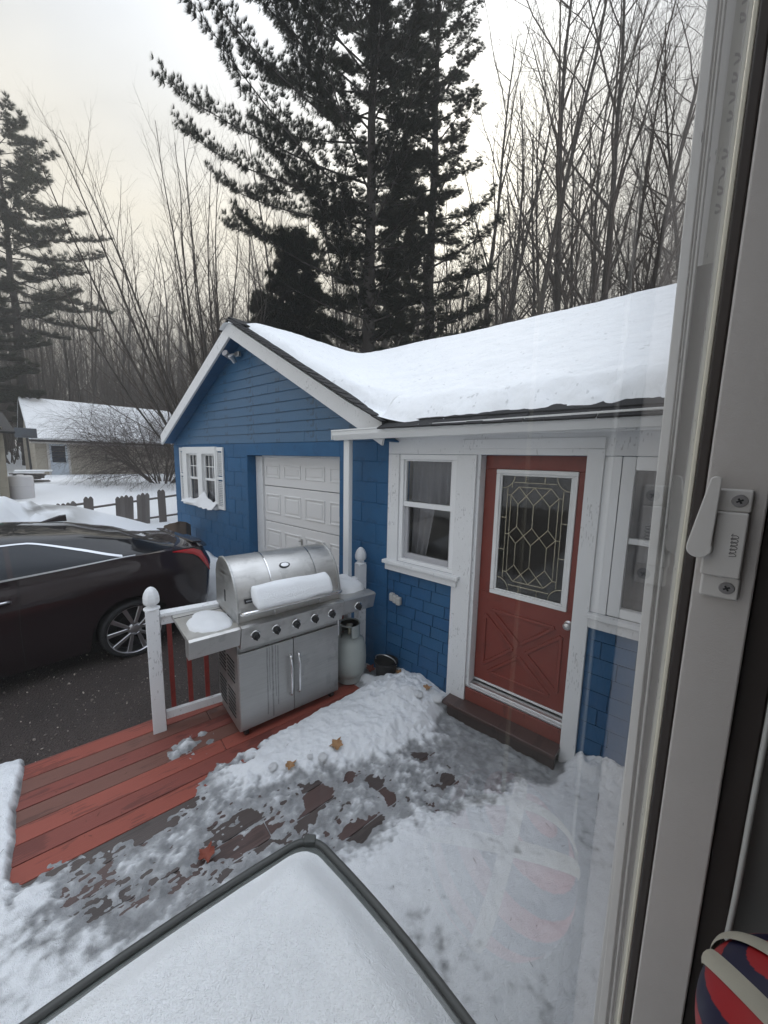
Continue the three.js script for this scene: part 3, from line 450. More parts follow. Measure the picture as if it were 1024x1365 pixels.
  const cx = [0.265, 0.5, 0.735], dw = 0.1175, dh = 0.073;
  for (const v of [0.165, 0.5, 0.835]) { for (const u of cx) { bar(u - dw, v, u, v - dh); bar(u, v - dh, u + dw, v); bar(u + dw, v, u, v + dh); bar(u, v + dh, u - dw, v); } bar(0.09, v, cx[0] - dw, v); bar(cx[2] + dw, v, 0.91, v); }
  bar(cx[0], 0.092, cx[2], 0.092); bar(cx[0], 0.908, cx[2], 0.908);
  for (const u of cx) { bar(u, 0.238, u, 0.427); bar(u, 0.573, u, 0.762); } for (const u of [0.1475, 0.8525]) { bar(u, 0.165, u, 0.5); bar(u, 0.5, u, 0.835); }
  for (const v of [0.36, 0.64]) { bar(0, v, 0.09, v); bar(0.91, v, 1, v); } bar(0.36, 0, 0.36, 0.055); bar(0.64, 0, 0.64, 0.055); bar(0.36, 0.945, 0.36, 1); bar(0.64, 0.945, 0.64, 1);
  mesh('leading', join(bars), M.brass, fd);
  // crossbuck mouldings: four raised triangles
  const q0 = -1.40, q1 = -0.755, v0 = 0.50, v1 = 1.09, mx = (q0 + q1) / 2, my = (v0 + v1) / 2, g1 = 0.055;
  const tri = (pts) => pts.map((p, i) => { const n = pts[(i + 1) % 3]; const dx = n[0] - p[0], dy = n[1] - p[1], L2 = Math.hypot(dx, dy); return at(rb(L2, 0.030, 0.024, 0.007), (p[0] + n[0]) / 2, (p[1] + n[1]) / 2, zd2 + 0.004, 0, 0, Math.atan2(dy, dx)); });
  for (const t of [[[q0, v0 + g1], [mx - g1, my], [q0, v1 - g1]], [[q1, v0 + g1], [mx + g1, my], [q1, v1 - g1]], [[q0 + g1, v1], [mx, my + g1], [q1 - g1, v1]], [[q0 + g1, v0], [mx, my - g1], [q1 - g1, v0]]]) mesh('moulding', join(tri(t)), M.redDoor, fd);
  const kn = new THREE.LatheGeometry([[0, 0], [0.03, 0], [0.031, 0.006], [0.014, 0.012], [0.012, 0.03], [0.026, 0.04], [0.03, 0.055], [0.022, 0.068], [0, 0.072]].map(p => new THREE.Vector2(...p)), 20); kn.rotateX(Math.PI / 2);
  mesh('door_knob', at(plain(kn), -0.712, 1.15, zd2), M.alu, fd);
  mesh('door_sweep', buv(span(A, B, 0.372, 0.394, zd2 - 0.03, zd2 + 0.004)), M.alu, fd);
  mesh('threshold', join([span(-1.53, -0.64, 0.335, 0.362, -3.13, -2.985, 0.006), span(-1.53, -0.64, 0.325, 0.345, -2.985, -2.962, 0.004)]), M.alu, fd);
  mesh('step_board', buv(span(-1.51, -0.667, 0.20, 0.322, -2.985, -2.952)), M.redWood[1], fd);
  mesh('step_board', buv(span(-1.66, -0.66, 0.165, 0.20, -2.985, -2.80)), M.wetWood[0], fd);
  mesh('step_board', buv(span(-1.62, -0.67, 0.03, 0.163, -2.865, -2.83)), M.wetWood[1], fd);

  // gutter with downspout
  const gu = sub('gutter', house);
  const gp = [[0, 0.0], [0.012, -0.004], [0.06, -0.004], [0.072, 0.018], [0.086, 0.045], [0.088, 0.078], [0.098, 0.084], [0.098, 0.096], [0.082, 0.096], [0.08, 0.08], [0.066, 0.03], [0.056, 0.006], [0.006, 0.006], [0.006, 0.09], [0, 0.09]];
  const gg = prism(gp, 3.35); gg.rotateY(-Math.PI / 2); { const m = mesh('gutter_trough', buv(gg), M.gutter, gu); m.position.set(0.365, 2.6286, -2.70); m.rotation.z = 0.013; }
  mesh('end_cap', buv(span(-2.989, -2.981, 2.585, 2.675, -2.70, -2.605, 0.003)), M.gutter, gu);
  mesh('gutter_snow', join([at(rb(2.9, 0.02, 0.06, 0.01), -1.45, 2.69, -2.655, 0, 0, 0.013)]), M.padSnow, gu);
  mesh('downspout', join([span(-2.90, -2.815, 0.02, 2.59, -2.755, -2.695, 0.012)]), M.gutter, gu);
    // weathered outlet boxes
  const ob = base('outlet_box', 'grey weatherproof outlet boxes on blue wall under entry window', 'outlet', [-2.34, 0.96, -2.95]);
  for (const k of [-1, 0, 1]) mesh('outlet_cover', at(buv(rb(0.05, 0.085, 0.05, 0.012)), k * 0.048, -0.01 * k, 0.028 + 0.004 * k), std(0.5, 0.49, 0.47, 0.6, { map: rep(T.mottle, 4) }), ob);
}
// ---------------------------------------------------------------- deck railing
{
  const A = [-3.31, -0.975], B = [-2.79, -2.86], len = Math.hypot(B[0] - A[0], B[1] - A[1]), turn = Math.atan2(-(B[0] - A[0]), -(B[1] - A[1]));
  const rail = base('deck_railing', 'white deck railing with pointed posts and red balusters behind the grill', 'railing', [A[0], 0, A[1]], turn);
  const post = (z, h) => {
    const p = mesh('post', buv(at(rb(0.098, h, 0.098, 0.006), 0, h / 2, 0)), M.white, rail); p.position.set(0, 0.02, z);
    const prof = [[0.0001, 0], [0.052, 0], [0.058, 0.012], [0.036, 0.026], [0.034, 0.04], [0.052, 0.056], [0.057, 0.074], [0.0565, 0.104], [0.050, 0.134], [0.037, 0.163], [0.019, 0.184], [0.0001, 0.193]].map(q => new THREE.Vector2(q[0] * 1.1, q[1]));
    const cg = plain(new THREE.LatheGeometry(prof, 8)); cg.rotateY(Math.PI / 8); cg.computeVertexNormals();
    const c = mesh('post_cap', buv(cg), M.white, p); c.position.set(0, h - 0.004, 0);
    return p;
  };
  post(0, 1.135); post(-len, 1.24);
  mesh('top_rail', join([span(-0.045, 0.045, 1.085, 1.118, -len + 0.052, -0.052, 0.006), span(-0.02, 0.02, 1.01, 1.083, -len + 0.052, -0.052, 0.004)]), M.white, rail);
  mesh('bottom_rail', join([span(-0.02, 0.02, 0.165, 0.235, -len + 0.052, -0.052, 0.004)]), M.white, rail);
  const bg = buv(span(-0.018, 0.018, 0, 0.95, -0.018, 0.018, 0.003));
  for (let k = 0; k < 13; k++) { const m = mesh('baluster', bg, M.redPaint, rail); m.position.set(-0.0395, 0.155, -0.115 - k * 0.136); }
}

// ---------------------------------------------------------------- gas grill
const slab2 = (nx, nz, fn) => grid(nx, nz, fn);
function snowPad(w, d, h, seed) {                  // lump of snow with an uneven outline, flat below
  const n = 40, m = 14, r = [], g = [];
  return grid(n, m, (i, j) => { const a = -i / n * 2 * Math.PI, q = j / m, rr = (0.84 + 0.32 * vnoise(Math.cos(a) * 1.4 + 5, Math.sin(a) * 1.4 + 5, seed) + 0.06 * vnoise(Math.cos(a) * 5 + 9, Math.sin(a) * 5 + 9, seed + 1)); const s = q * rr, e = Math.pow(Math.abs(Math.cos(a)), 0.8) * Math.sign(Math.cos(a)), f = Math.pow(Math.abs(Math.sin(a)), 0.8) * Math.sign(Math.sin(a)); const y = h * Math.pow(Math.max(0, 1 - q ** 3.2), 0.55) * (0.85 + 0.3 * vnoise(e * s * 3 + 7, f * s * 3, seed + 2)) - (j === m ? 0.006 : 0); return [e * s * w / 2, y, f * s * d / 2, e * s * w, f * s * d]; });
}
const grillPos = [-2.69, 0.14, -1.371], grillTurn = 80.5 * Math.PI / 180;
{
  const gl = base('gas_grill', 'large stainless steel gas grill with snow on lid and shelves', 'grill', grillPos, grillTurn);
  const cab = sub('cabinet', gl);
  mesh('cabinet_body', join([span(0, 0.022, 0, 0.74, -0.56, -0.012, 0.004), span(0.925, 0.947, 0, 0.74, -0.56, -0.012, 0.004), span(0.022, 0.925, 0.0, 0.03, -0.56, -0.02, 0.003), span(0.022, 0.925, 0.03, 0.74, -0.56, -0.545, 0.003), span(0.0, 0.947, 0.69, 0.76, -0.55, -0.012, 0.004)]), M.steelD, cab);
  const lv = []; for (const [z0, z1] of [[-0.50, -0.32], [-0.27, -0.09]]) for (let k = 0; k < 15; k++) { if (k > 6 && k < 9) continue; const y = 0.09 + k * 0.035; lv.push(at(rb(0.007, 0.013, z1 - z0, 0.003), -0.003, y, (z0 + z1) / 2, 0, 0, 0.5)); }
  tag(mesh('vent_louver', join(lv), M.black, cab), null, null, null, 'stuff');
  for (const [a, b, hx] of [[0.004, 0.4755, 0.437], [0.4795, 0.943, 0.512]]) {
    const d = mesh('cabinet_door', buv(span(a, b, 0.012, 0.69, -0.012, 0.008, 0.006)), hx < 0.45 ? M.steelDrip : M.steelD, gl);
    mesh('door_handle', plain(tubeGeo([[hx, 0.555, 0.006], [hx, 0.545, 0.04], [hx, 0.50, 0.052], [hx, 0.37, 0.055], [hx, 0.24, 0.052], [hx, 0.195, 0.04], [hx, 0.185, 0.006]], 0.013, 10, 40)), M.chrome, d);
  }
  for (const [x, z] of [[0.06, -0.05], [0.89, -0.05], [0.06, -0.5], [0.89, -0.5]]) mesh('caster', join([at(new THREE.CylinderGeometry(0.038, 0.038, 0.03, 14), x, -0.022, z, 0, 0, Math.PI / 2), rod([x, -0.01, z], [x, 0.004, z], 0.012)]), M.black, gl);
  const prof = [[0.10, 0.93], [0.104, 0.945], [0.08, 0.955], [-0.02, 0.955], [-0.02, 0.76], [0.056, 0.76], [0.066, 0.768]];
  const panel = (a, b, lift = 0) => { const g = prism(prof.map(p => [-p[0], p[1] < 0.8 ? p[1] + lift : p[1]]), b - a - 0.006, 0.002); g.rotateY(Math.PI / 2); return at(g, a + 0.003, 0, 0); };
  const cp = mesh('control_panel', buv(panel(0.002, 0.942)), M.steel, gl);
  for (const [nm, a, b] of [['l', -0.365, 0.0], ['r', 0.944, 1.315]]) {
    const s = mesh('side_shelf', join([span(a, b, 0.915, 0.95, nm === 'l' ? -0.62 : -0.52, -0.022, 0.008), panel(a, b, 0.035)]), M.steel, gl);
    mesh('shelf_seam', buv(span(a + 0.004, b - 0.004, 0.948, 0.9535, -0.40, -0.394, 0.001)), M.black, s);
  }
  const lat = (pts) => { const g = new THREE.LatheGeometry(pts.map(p => new THREE.Vector2(...p)), 20); g.rotateX(Math.PI / 2); return plain(g); };
  for (const x of [0.114, 0.287, 0.465, 0.641, 0.815, 1.11]) {
    const k = mesh('knob', at(lat([[0.0001, -0.004], [0.041, -0.004], [0.042, 0.004], [0.036, 0.010], [0.0001, 0.0105]]), x, 0.862, 0.086, 0.21), M.chrome, gl);
    mesh('knob_grip', mergeGeometries([at(lat([[0.0001, 0.008], [0.031, 0.010], [0.028, 0.034], [0.0001, 0.036]]), x, 0.862, 0.086, 0.21), buv(at(rb(0.011, 0.054, 0.016, 0.003), x, 0.853, 0.126, 0.21))]), M.black, k);
  }
  // lid: shell, end caps, raised seams
  const arcP = []; for (let i = 0; i <= 26; i++) { const t = i / 26, a = lerp(-0.06, Math.PI * 0.60, t); arcP.push([-0.30 + 0.325 * Math.cos(a) - 0.0, 0.985 + 0.435 * Math.sin(Math.min(a, Math.PI / 2 + 0.5))]); }
  arcP.push([-0.47, 1.335], [-0.50, 1.26], [-0.505, 0.975]);
  const shell = (x0, x1, o) => { const n = arcP.length - 1, cx = -0.27, cy = 1.1; return grid(Math.max(1, Math.round((x1 - x0) / 0.03)), n, (i, j) => { const p = arcP[j], dx = p[0] - cx, dy = p[1] - cy, L = Math.hypot(dx, dy); const X = lerp(x0, x1, i / Math.max(1, Math.round((x1 - x0) / 0.03))); return [X, p[1] + dy / L * o, p[0] + dx / L * o, X, j * 0.03]; }); };
  const lid = sub('lid', gl);
  mesh('lid_shell', shell(0.012, 0.935, 0), M.steel, lid);
  const cap = (x, o) => { const s = new THREE.Shape(arcP.map(p => new THREE.Vector2(-p[0] - 0, p[1]))); const g = new THREE.ExtrudeGeometry(s, { depth: 0.014, bevelEnabled: true, bevelSize: 0.008 + o, bevelThickness: 0.004, bevelSegments: 2 }); g.rotateY(Math.PI / 2); return at(g, x, 0, 0); };
  mesh('end_cap', buv(cap(0.0, 0.002)), M.steelD, lid); mesh('end_cap', buv(cap(0.933, 0.002)), M.steelD, lid);
  for (const x of [0.30, 0.72]) mesh('lid_seam', shell(x, x + 0.008, 0.006), M.chrome, lid);
  mesh('vent_slot', join([span(-0.008, 0.0, 1.06, 1.16, -0.27, -0.245, 0.004)]), M.black, lid);
  mesh('lid_handle', plain(tubeGeo([[0.03, 1.03, 0.02], [0.025, 1.055, 0.10], [0.06, 1.062, 0.118], [0.44, 1.066, 0.122], [0.87, 1.062, 0.118], [0.905, 1.055, 0.10], [0.90, 1.03, 0.02]], 0.016, 12, 80)), M.chrome, lid);
  const badgeC = document.createElement('canvas'); badgeC.width = 256; badgeC.height = 64; const bx = badgeC.getContext('2d'); bx.fillStyle = '#15161a'; bx.fillRect(0, 0, 256, 64); bx.strokeStyle = '#b9bcc0'; bx.lineWidth = 5; bx.beginPath(); { const r = rng(3); let x = 22; for (let k = 0; k < 9; k++) { bx.moveTo(x, 42); bx.quadraticCurveTo(x + 4, 14 + 12 * r(), x + 12, 26); bx.quadraticCurveTo(x + 8, 44, x + 18, 40); x += 23; } } bx.stroke();
  const bt = new THREE.CanvasTexture(badgeC); bt.colorSpace = THREE.SRGBColorSpace;
  const bp = new THREE.BoxGeometry(0.125, 0.036, 0.006); const bm = mesh('name_plate', at(bp, 0.125, 1.125, 0.022, -0.34), std(1, 1, 1, 0.35, { map: bt }), lid);
  const ov = (r, h) => { const g = new THREE.CylinderGeometry(r, r, h, 24); g.scale(1.35, 1, 0.8); return g; };
  const ej = arcP[13], en = Math.atan2(arcP[13][1] - 1.1, arcP[13][0] + 0.27);
  const em = mesh('emblem', at(ov(0.036, 0.012), 0.455, ej[1], ej[0], Math.PI / 2 - en), M.black, lid); mesh('emblem_mark', at(ov(0.026, 0.018), 0.455, ej[1], ej[0], Math.PI / 2 - en), M.alu, em);
  const s1 = tag(mesh('grill_snow', snowPad(0.31, 0.44, 0.036, 3), M.padSnow), 'flat lump of snow on the left shelf of the grill', 'snow');
  const place = (o, x, y, z) => { o.position.set(grillPos[0] + x * Math.cos(grillTurn) + z * Math.sin(grillTurn), grillPos[1] + y, grillPos[2] - x * Math.sin(grillTurn) + z * Math.cos(grillTurn)); o.rotation.y = grillTurn; };
  place(s1, -0.16, 0.95, -0.16);
  const s2 = tag(mesh('grill_snow', snowPad(0.36, 0.44, 0.10, 8), M.padSnow), 'rounded heap of snow on the right shelf of the grill', 'snow'); place(s2, 1.13, 0.949, -0.25);
  const pad = grid(60, 20, (i, j) => {              // slab of snow held on the lid front by the handle bar
    const u = i / 60, a = -j / 20 * 2 * Math.PI, x = lerp(0.105, 0.815, u), e = Math.min(1, Math.min(u, 1 - u) / 0.05), k = Math.pow(Math.sin(Math.PI / 2 * e), 0.5), n = 0.9 + 0.2 * vnoise(x * 6, Math.cos(a) * 2 + 4, 4);
    const cx = 0.062, cy = 1.155; const ca = Math.sign(Math.cos(a)) * Math.abs(Math.cos(a)) ** 0.7, sa = Math.sign(Math.sin(a)) * Math.abs(Math.sin(a)) ** 0.6;
    return [x, cy + sa * 0.082 * k * n + (cy > 0 ? 0 : 0), cx + ca * 0.066 * k * n - sa * 0.042 * k, x, a * 0.08];
  });
  const s3 = tag(mesh('grill_snow', pad, M.padSnow), 'long slab of snow caught on the grill lid above its handle', 'snow'); place(s3, 0, 0, 0);
}

// ---------------------------------------------------------------- propane tank, bucket, leaves
{
  const t = base('propane_tank', 'white propane tank standing in the snow right of the grill', 'tank', [-2.665, 0.10, -2.58], 0.4);
  const wt = std(0.40, 0.43, 0.41, 0.5, { map: rep(T.spots, 1.5) });
  const lat = (p, n = 32) => plain(new THREE.LatheGeometry(p.map(q => new THREE.Vector2(...q)), n));
  mesh('tank_body', lat([[0.0001, 0.03], [0.10, 0.035], [0.15, 0.07], [0.172, 0.13], [0.175, 0.235], [0.177, 0.24], [0.177, 0.25], [0.175, 0.255], [0.172, 0.36], [0.15, 0.43], [0.10, 0.475], [0.03, 0.49], [0.0001, 0.49]]), wt, t);
  mesh('foot_ring', lat([[0.122, 0.05], [0.125, 0.0], [0.135, 0.0], [0.132, 0.06]]), wt, t);
  const col = new THREE.CylinderGeometry(0.105, 0.11, 0.13, 30, 3, true, 0.6, 5.2); const c2 = new THREE.CylinderGeometry(0.099, 0.104, 0.13, 30, 1, true, 0.6, 5.2); c2.index.array.reverse();
  mesh('collar', mergeGeometries([plain(at(col, 0, 0.545, 0)), plain(at(c2, 0, 0.545, 0)), plain(at(new THREE.TorusGeometry(0.102, 0.009, 8, 30, 5.2), 0, 0.61, 0, Math.PI / 2, 0.6 - Math.PI / 2))]), wt, t);
  mesh('valve', join([rod([0, 0.48, 0], [0, 0.56, 0], 0.022), rod([0, 0.54, 0], [0.07, 0.55, 0], 0.016), at(new THREE.CylinderGeometry(0.035, 0.035, 0.02, 12), 0, 0.58, 0)]), M.brass, t);
  const lb = grid(8, 1, (i, j) => { const a = 2.2 + i / 8 * 0.5; return [Math.sin(a) * 0.178, 0.24 + j * 0.09, Math.cos(a) * 0.178, i / 8, j]; }); mesh('label', lb, std(0.03, 0.03, 0.035, 0.6, { side: THREE.DoubleSide }), t);
  const b = base('bucket', 'black plastic bucket against the blue wall beside the tank', 'bucket', [-2.36, 0.085, -2.82], 0.3);
  mesh('bucket_body', lat([[0.0001, 0.01], [0.09, 0.0], [0.095, 0.01], [0.118, 0.21], [0.126, 0.212], [0.126, 0.225], [0.114, 0.225], [0.09, 0.02], [0.0001, 0.02]], 28), M.black, b);
  mesh('bail', plain(tubeGeo([[-0.12, 0.2, 0], [-0.10, 0.27, 0.03], [0, 0.31, 0.05], [0.10, 0.27, 0.03], [0.12, 0.2, 0]], 0.005, 6, 30)), M.alu, b);
  // dead leaves
  const leafGeo = (seed, n = 5) => { const r = rng(seed), pts = []; for (let i = 0; i < n * 4; i++) { const a = i / (n * 4) * 2 * Math.PI, k = i % 4; pts.push([a, (k === 0 ? 1 : k === 2 ? 0.66 : 0.82) * (0.7 + 0.5 * r())]); } return grid(pts.length, 5, (i, j) => { const [a, q] = pts[i % pts.length], s = q * j / 5 * 0.055; return [Math.cos(a) * s, 0.008 + 0.010 * Math.sin(a * 2 + seed) * (j / 5) ** 2 + 0.014 * (j / 5) ** 2, -Math.sin(a) * s, Math.cos(a) * s, Math.sin(a) * s]; }); };
  const put = (seed, x, z, s, mat, label, rot) => { const m = tag(mesh('dead_leaf', leafGeo(seed), mat), label, 'leaf'); m.position.set(x, DECK.y + Math.max(deckSnow(x, z), 0) + 0.004, z); m.scale.setScalar(s); m.rotation.set(0.15, rot, 0.1); };
  put(1, -2.12, -1.46, 0.85, M.leafDead[0], 'small curled tan dead leaf lying on snow in front of the grill', 0.3);
  put(2, -1.98, -1.79, 1.05, M.leafDead[0], 'larger tan dead leaf lying on snow below the grill doors', 1.7);
  put(3, -1.98, -0.78, 1.0, M.leafDead[1], 'dark red star shaped leaf lying on slush by the table corner', 2.2);
  put(4, -1.82, -2.80, 0.8, M.leafDead[0], 'brown dead leaf on snow at the foot of the door casing', 0.9);
  put(5, -2.62, -2.86, 1.1, M.leafDead[1], 'reddish brown leaf lying between tank and bucket', 2.9);
  put(6, -2.22, -2.86, 0.9, M.leafDead[0], 'pale brown leaf lying right of the bucket', 0.2);
  put(7, -1.62, -2.90, 0.7, M.leafDead[1], 'crumpled dark leaf on the red step by the door casing', 1.2);
  const chunk = (x, z, s, label) => { const g = new THREE.IcosahedronGeometry(1, 3); const p = g.attributes.position; for (let i = 0; i < p.count; i++) { const k = 0.75 + 0.5 * vnoise(p.getX(i) * 1.6 + x * 9, p.getY(i) * 1.6 + p.getZ(i) * 1.3 + z * 7, 6); p.setXYZ(i, p.getX(i) * k, p.getY(i) * k * 0.6, p.getZ(i) * k); } g.computeVertexNormals(); const m = tag(mesh('snow_lump', g, M.padSnow), label, 'snow lump'); m.scale.setScalar(s); m.position.set(x, DECK.y + Math.max(0, deckSnow(x, z)) + s * 0.25, z); };
  chunk(-2.20, -1.36, 0.034, 'grey lump of snow left of the small tan leaf'); chunk(-1.99, -1.66, 0.036, 'icy lump of snow between the two tan leaves'); chunk(-2.07, -1.60, 0.022, 'tiny lump of snow nearest the grill doors'); chunk(-1.70, -2.78, 0.05, 'lump of snow leaning on the door casing'); chunk(-1.83, -2.66, 0.045, 'lump of snow on the pile by the door casing');
}

// ---------------------------------------------------------------- patio table
{
  const ty = 0.80, C = [[-1.135, -0.885], [-1.335, 0.36], [-0.12, 0.42], [-0.075, -0.80]];
  const rad = 0.13, ring = [];
  for (let i = 0; i < 4; i++) { const p = C[i], a = C[(i + 3) % 4], b = C[(i + 1) % 4]; const da = [a[0] - p[0], a[1] - p[1]], db = [b[0] - p[0], b[1] - p[1]], la = Math.hypot(...da), lb = Math.hypot(...db); const A = [p[0] + da[0] / la * rad, p[1] + da[1] / la * rad], B = [p[0] + db[0] / lb * rad, p[1] + db[1] / lb * rad]; for (let k = 0; k <= 8; k++) { const t = k / 8; ring.push([(1 - t) ** 2 * A[0] + 2 * t * (1 - t) * p[0] + t * t * B[0], (1 - t) ** 2 * A[1] + 2 * t * (1 - t) * p[1] + t * t * B[1]]); } const q = C[(i + 1) % 4]; const E2 = [q[0] - db[0] / lb * rad, q[1] - db[1] / lb * rad]; const nx = -(E2[1] - B[1]), nz = E2[0] - B[0], nl = Math.hypot(nx, nz); for (let k = 1; k < 12; k++) { const t = k / 12, bow = -0.018 * 4 * t * (1 - t); ring.push([lerp(B[0], E2[0], t) + nx / nl * bow * -1, lerp(B[1], E2[1], t) + nz / nl * bow * -1]); } }
  const cx = -0.66, cz = -0.22, tb = base('patio_table', 'glass topped patio table with dark metal rim, heaped with snow', 'table', [cx, DECK.y, cz]);
  const R = ring.map(p => [p[0] - cx, p[1] - cz]);
  const closed = new THREE.CatmullRomCurve3(R.map(p => new THREE.Vector3(p[0], ty - DECK.y, p[1])), true, 'centripetal');
  const rim = new THREE.TubeGeometry(closed, 220, 0.0135, 8, true); mesh('rim', plain(rim), M.pole, tb);
  const inner = new THREE.CatmullRomCurve3(R.map(p => new THREE.Vector3(p[0] * 0.974, ty - DECK.y - 0.016, p[1] * 0.974)), true, 'centripetal'); mesh('rim_lip', plain(new THREE.TubeGeometry(inner, 220, 0.010, 6, true)), M.pole, tb);
  const gs = new THREE.ExtrudeGeometry(new THREE.Shape(R.map(p => new THREE.Vector2(p[0] * 0.985, -p[1] * 0.985))), { depth: 0.006, bevelEnabled: false }); gs.rotateX(-Math.PI / 2); mesh('glass_top', at(plain(gs), 0, ty - DECK.y - 0.012, 0), std(0.9, 0.96, 0.93, 0.08, { phys: true, transmission: 0.9, thickness: 0.006, ior: 1.5 }), tb);
  for (const [x, z] of [[-0.40, -0.52], [-0.52, 0.46], [0.42, 0.5], [0.46, -0.46]]) mesh('leg', plain(tubeGeo([[x * 1.05, ty - DECK.y - 0.03, z * 1.05], [x * 0.98, 0.5, z * 0.98], [x * 1.0, 0.2, z * 1.0], [x * 1.1, 0.0, z * 1.1]], 0.016, 8, 24)), M.pole, tb);
  mesh('corner_joint', buv(at(rb(0.05, 0.038, 0.036, 0.006), R[4][0], ty - DECK.y, R[4][1], 0, 0.75)), M.pole, tb);
  // snow heaped on the glass
  const N = ring.length, rr = 46;
  const sg = grid(N, rr, (i, j) => { const p = ring[i % N], q = j / rr, a = i / N * 12; const px = lerp(cx, p[0], 0.0 + 0.948 * q), pz = lerp(cz, p[1], 0.948 * q); const n = fbm(px * 4, pz * 4, 91, 4) - 0.5, n2 = fbm(px * 26, pz * 26, 92, 3) - 0.5; const edge = 1 - q; const mrg = 0.06 * (fbm(p[0] * 6, p[1] * 6, 93, 3) - 0.5); const h = 0.085 * Math.pow(sstep(-0.01, 0.26, edge + mrg), 0.75) + 0.055 * n * sstep(0, 0.2, edge) + 0.010 * n2 + 0.016 * (fbm(px * 10, pz * 10, 96, 3) - 0.5) * sstep(0.03, 0.2, edge); return [px, ty - 0.004 + Math.max(0, h), pz, px, pz]; }, (i, j, p) => { const k = 0.985 + 0.05 * (fbm(p[0] * 18, p[2] * 18, 95, 4) - 0.5); return [k, k, k]; });
  const gi = sg.index.array; for (let i = 0; i < gi.length; i += 3) { const t = gi[i]; gi[i] = gi[i + 1]; gi[i + 1] = t; } sg.computeVertexNormals();
  tag(mesh('table_snow', sg, M.snow), 'smooth heap of snow covering the glass patio table', 'snow');
}

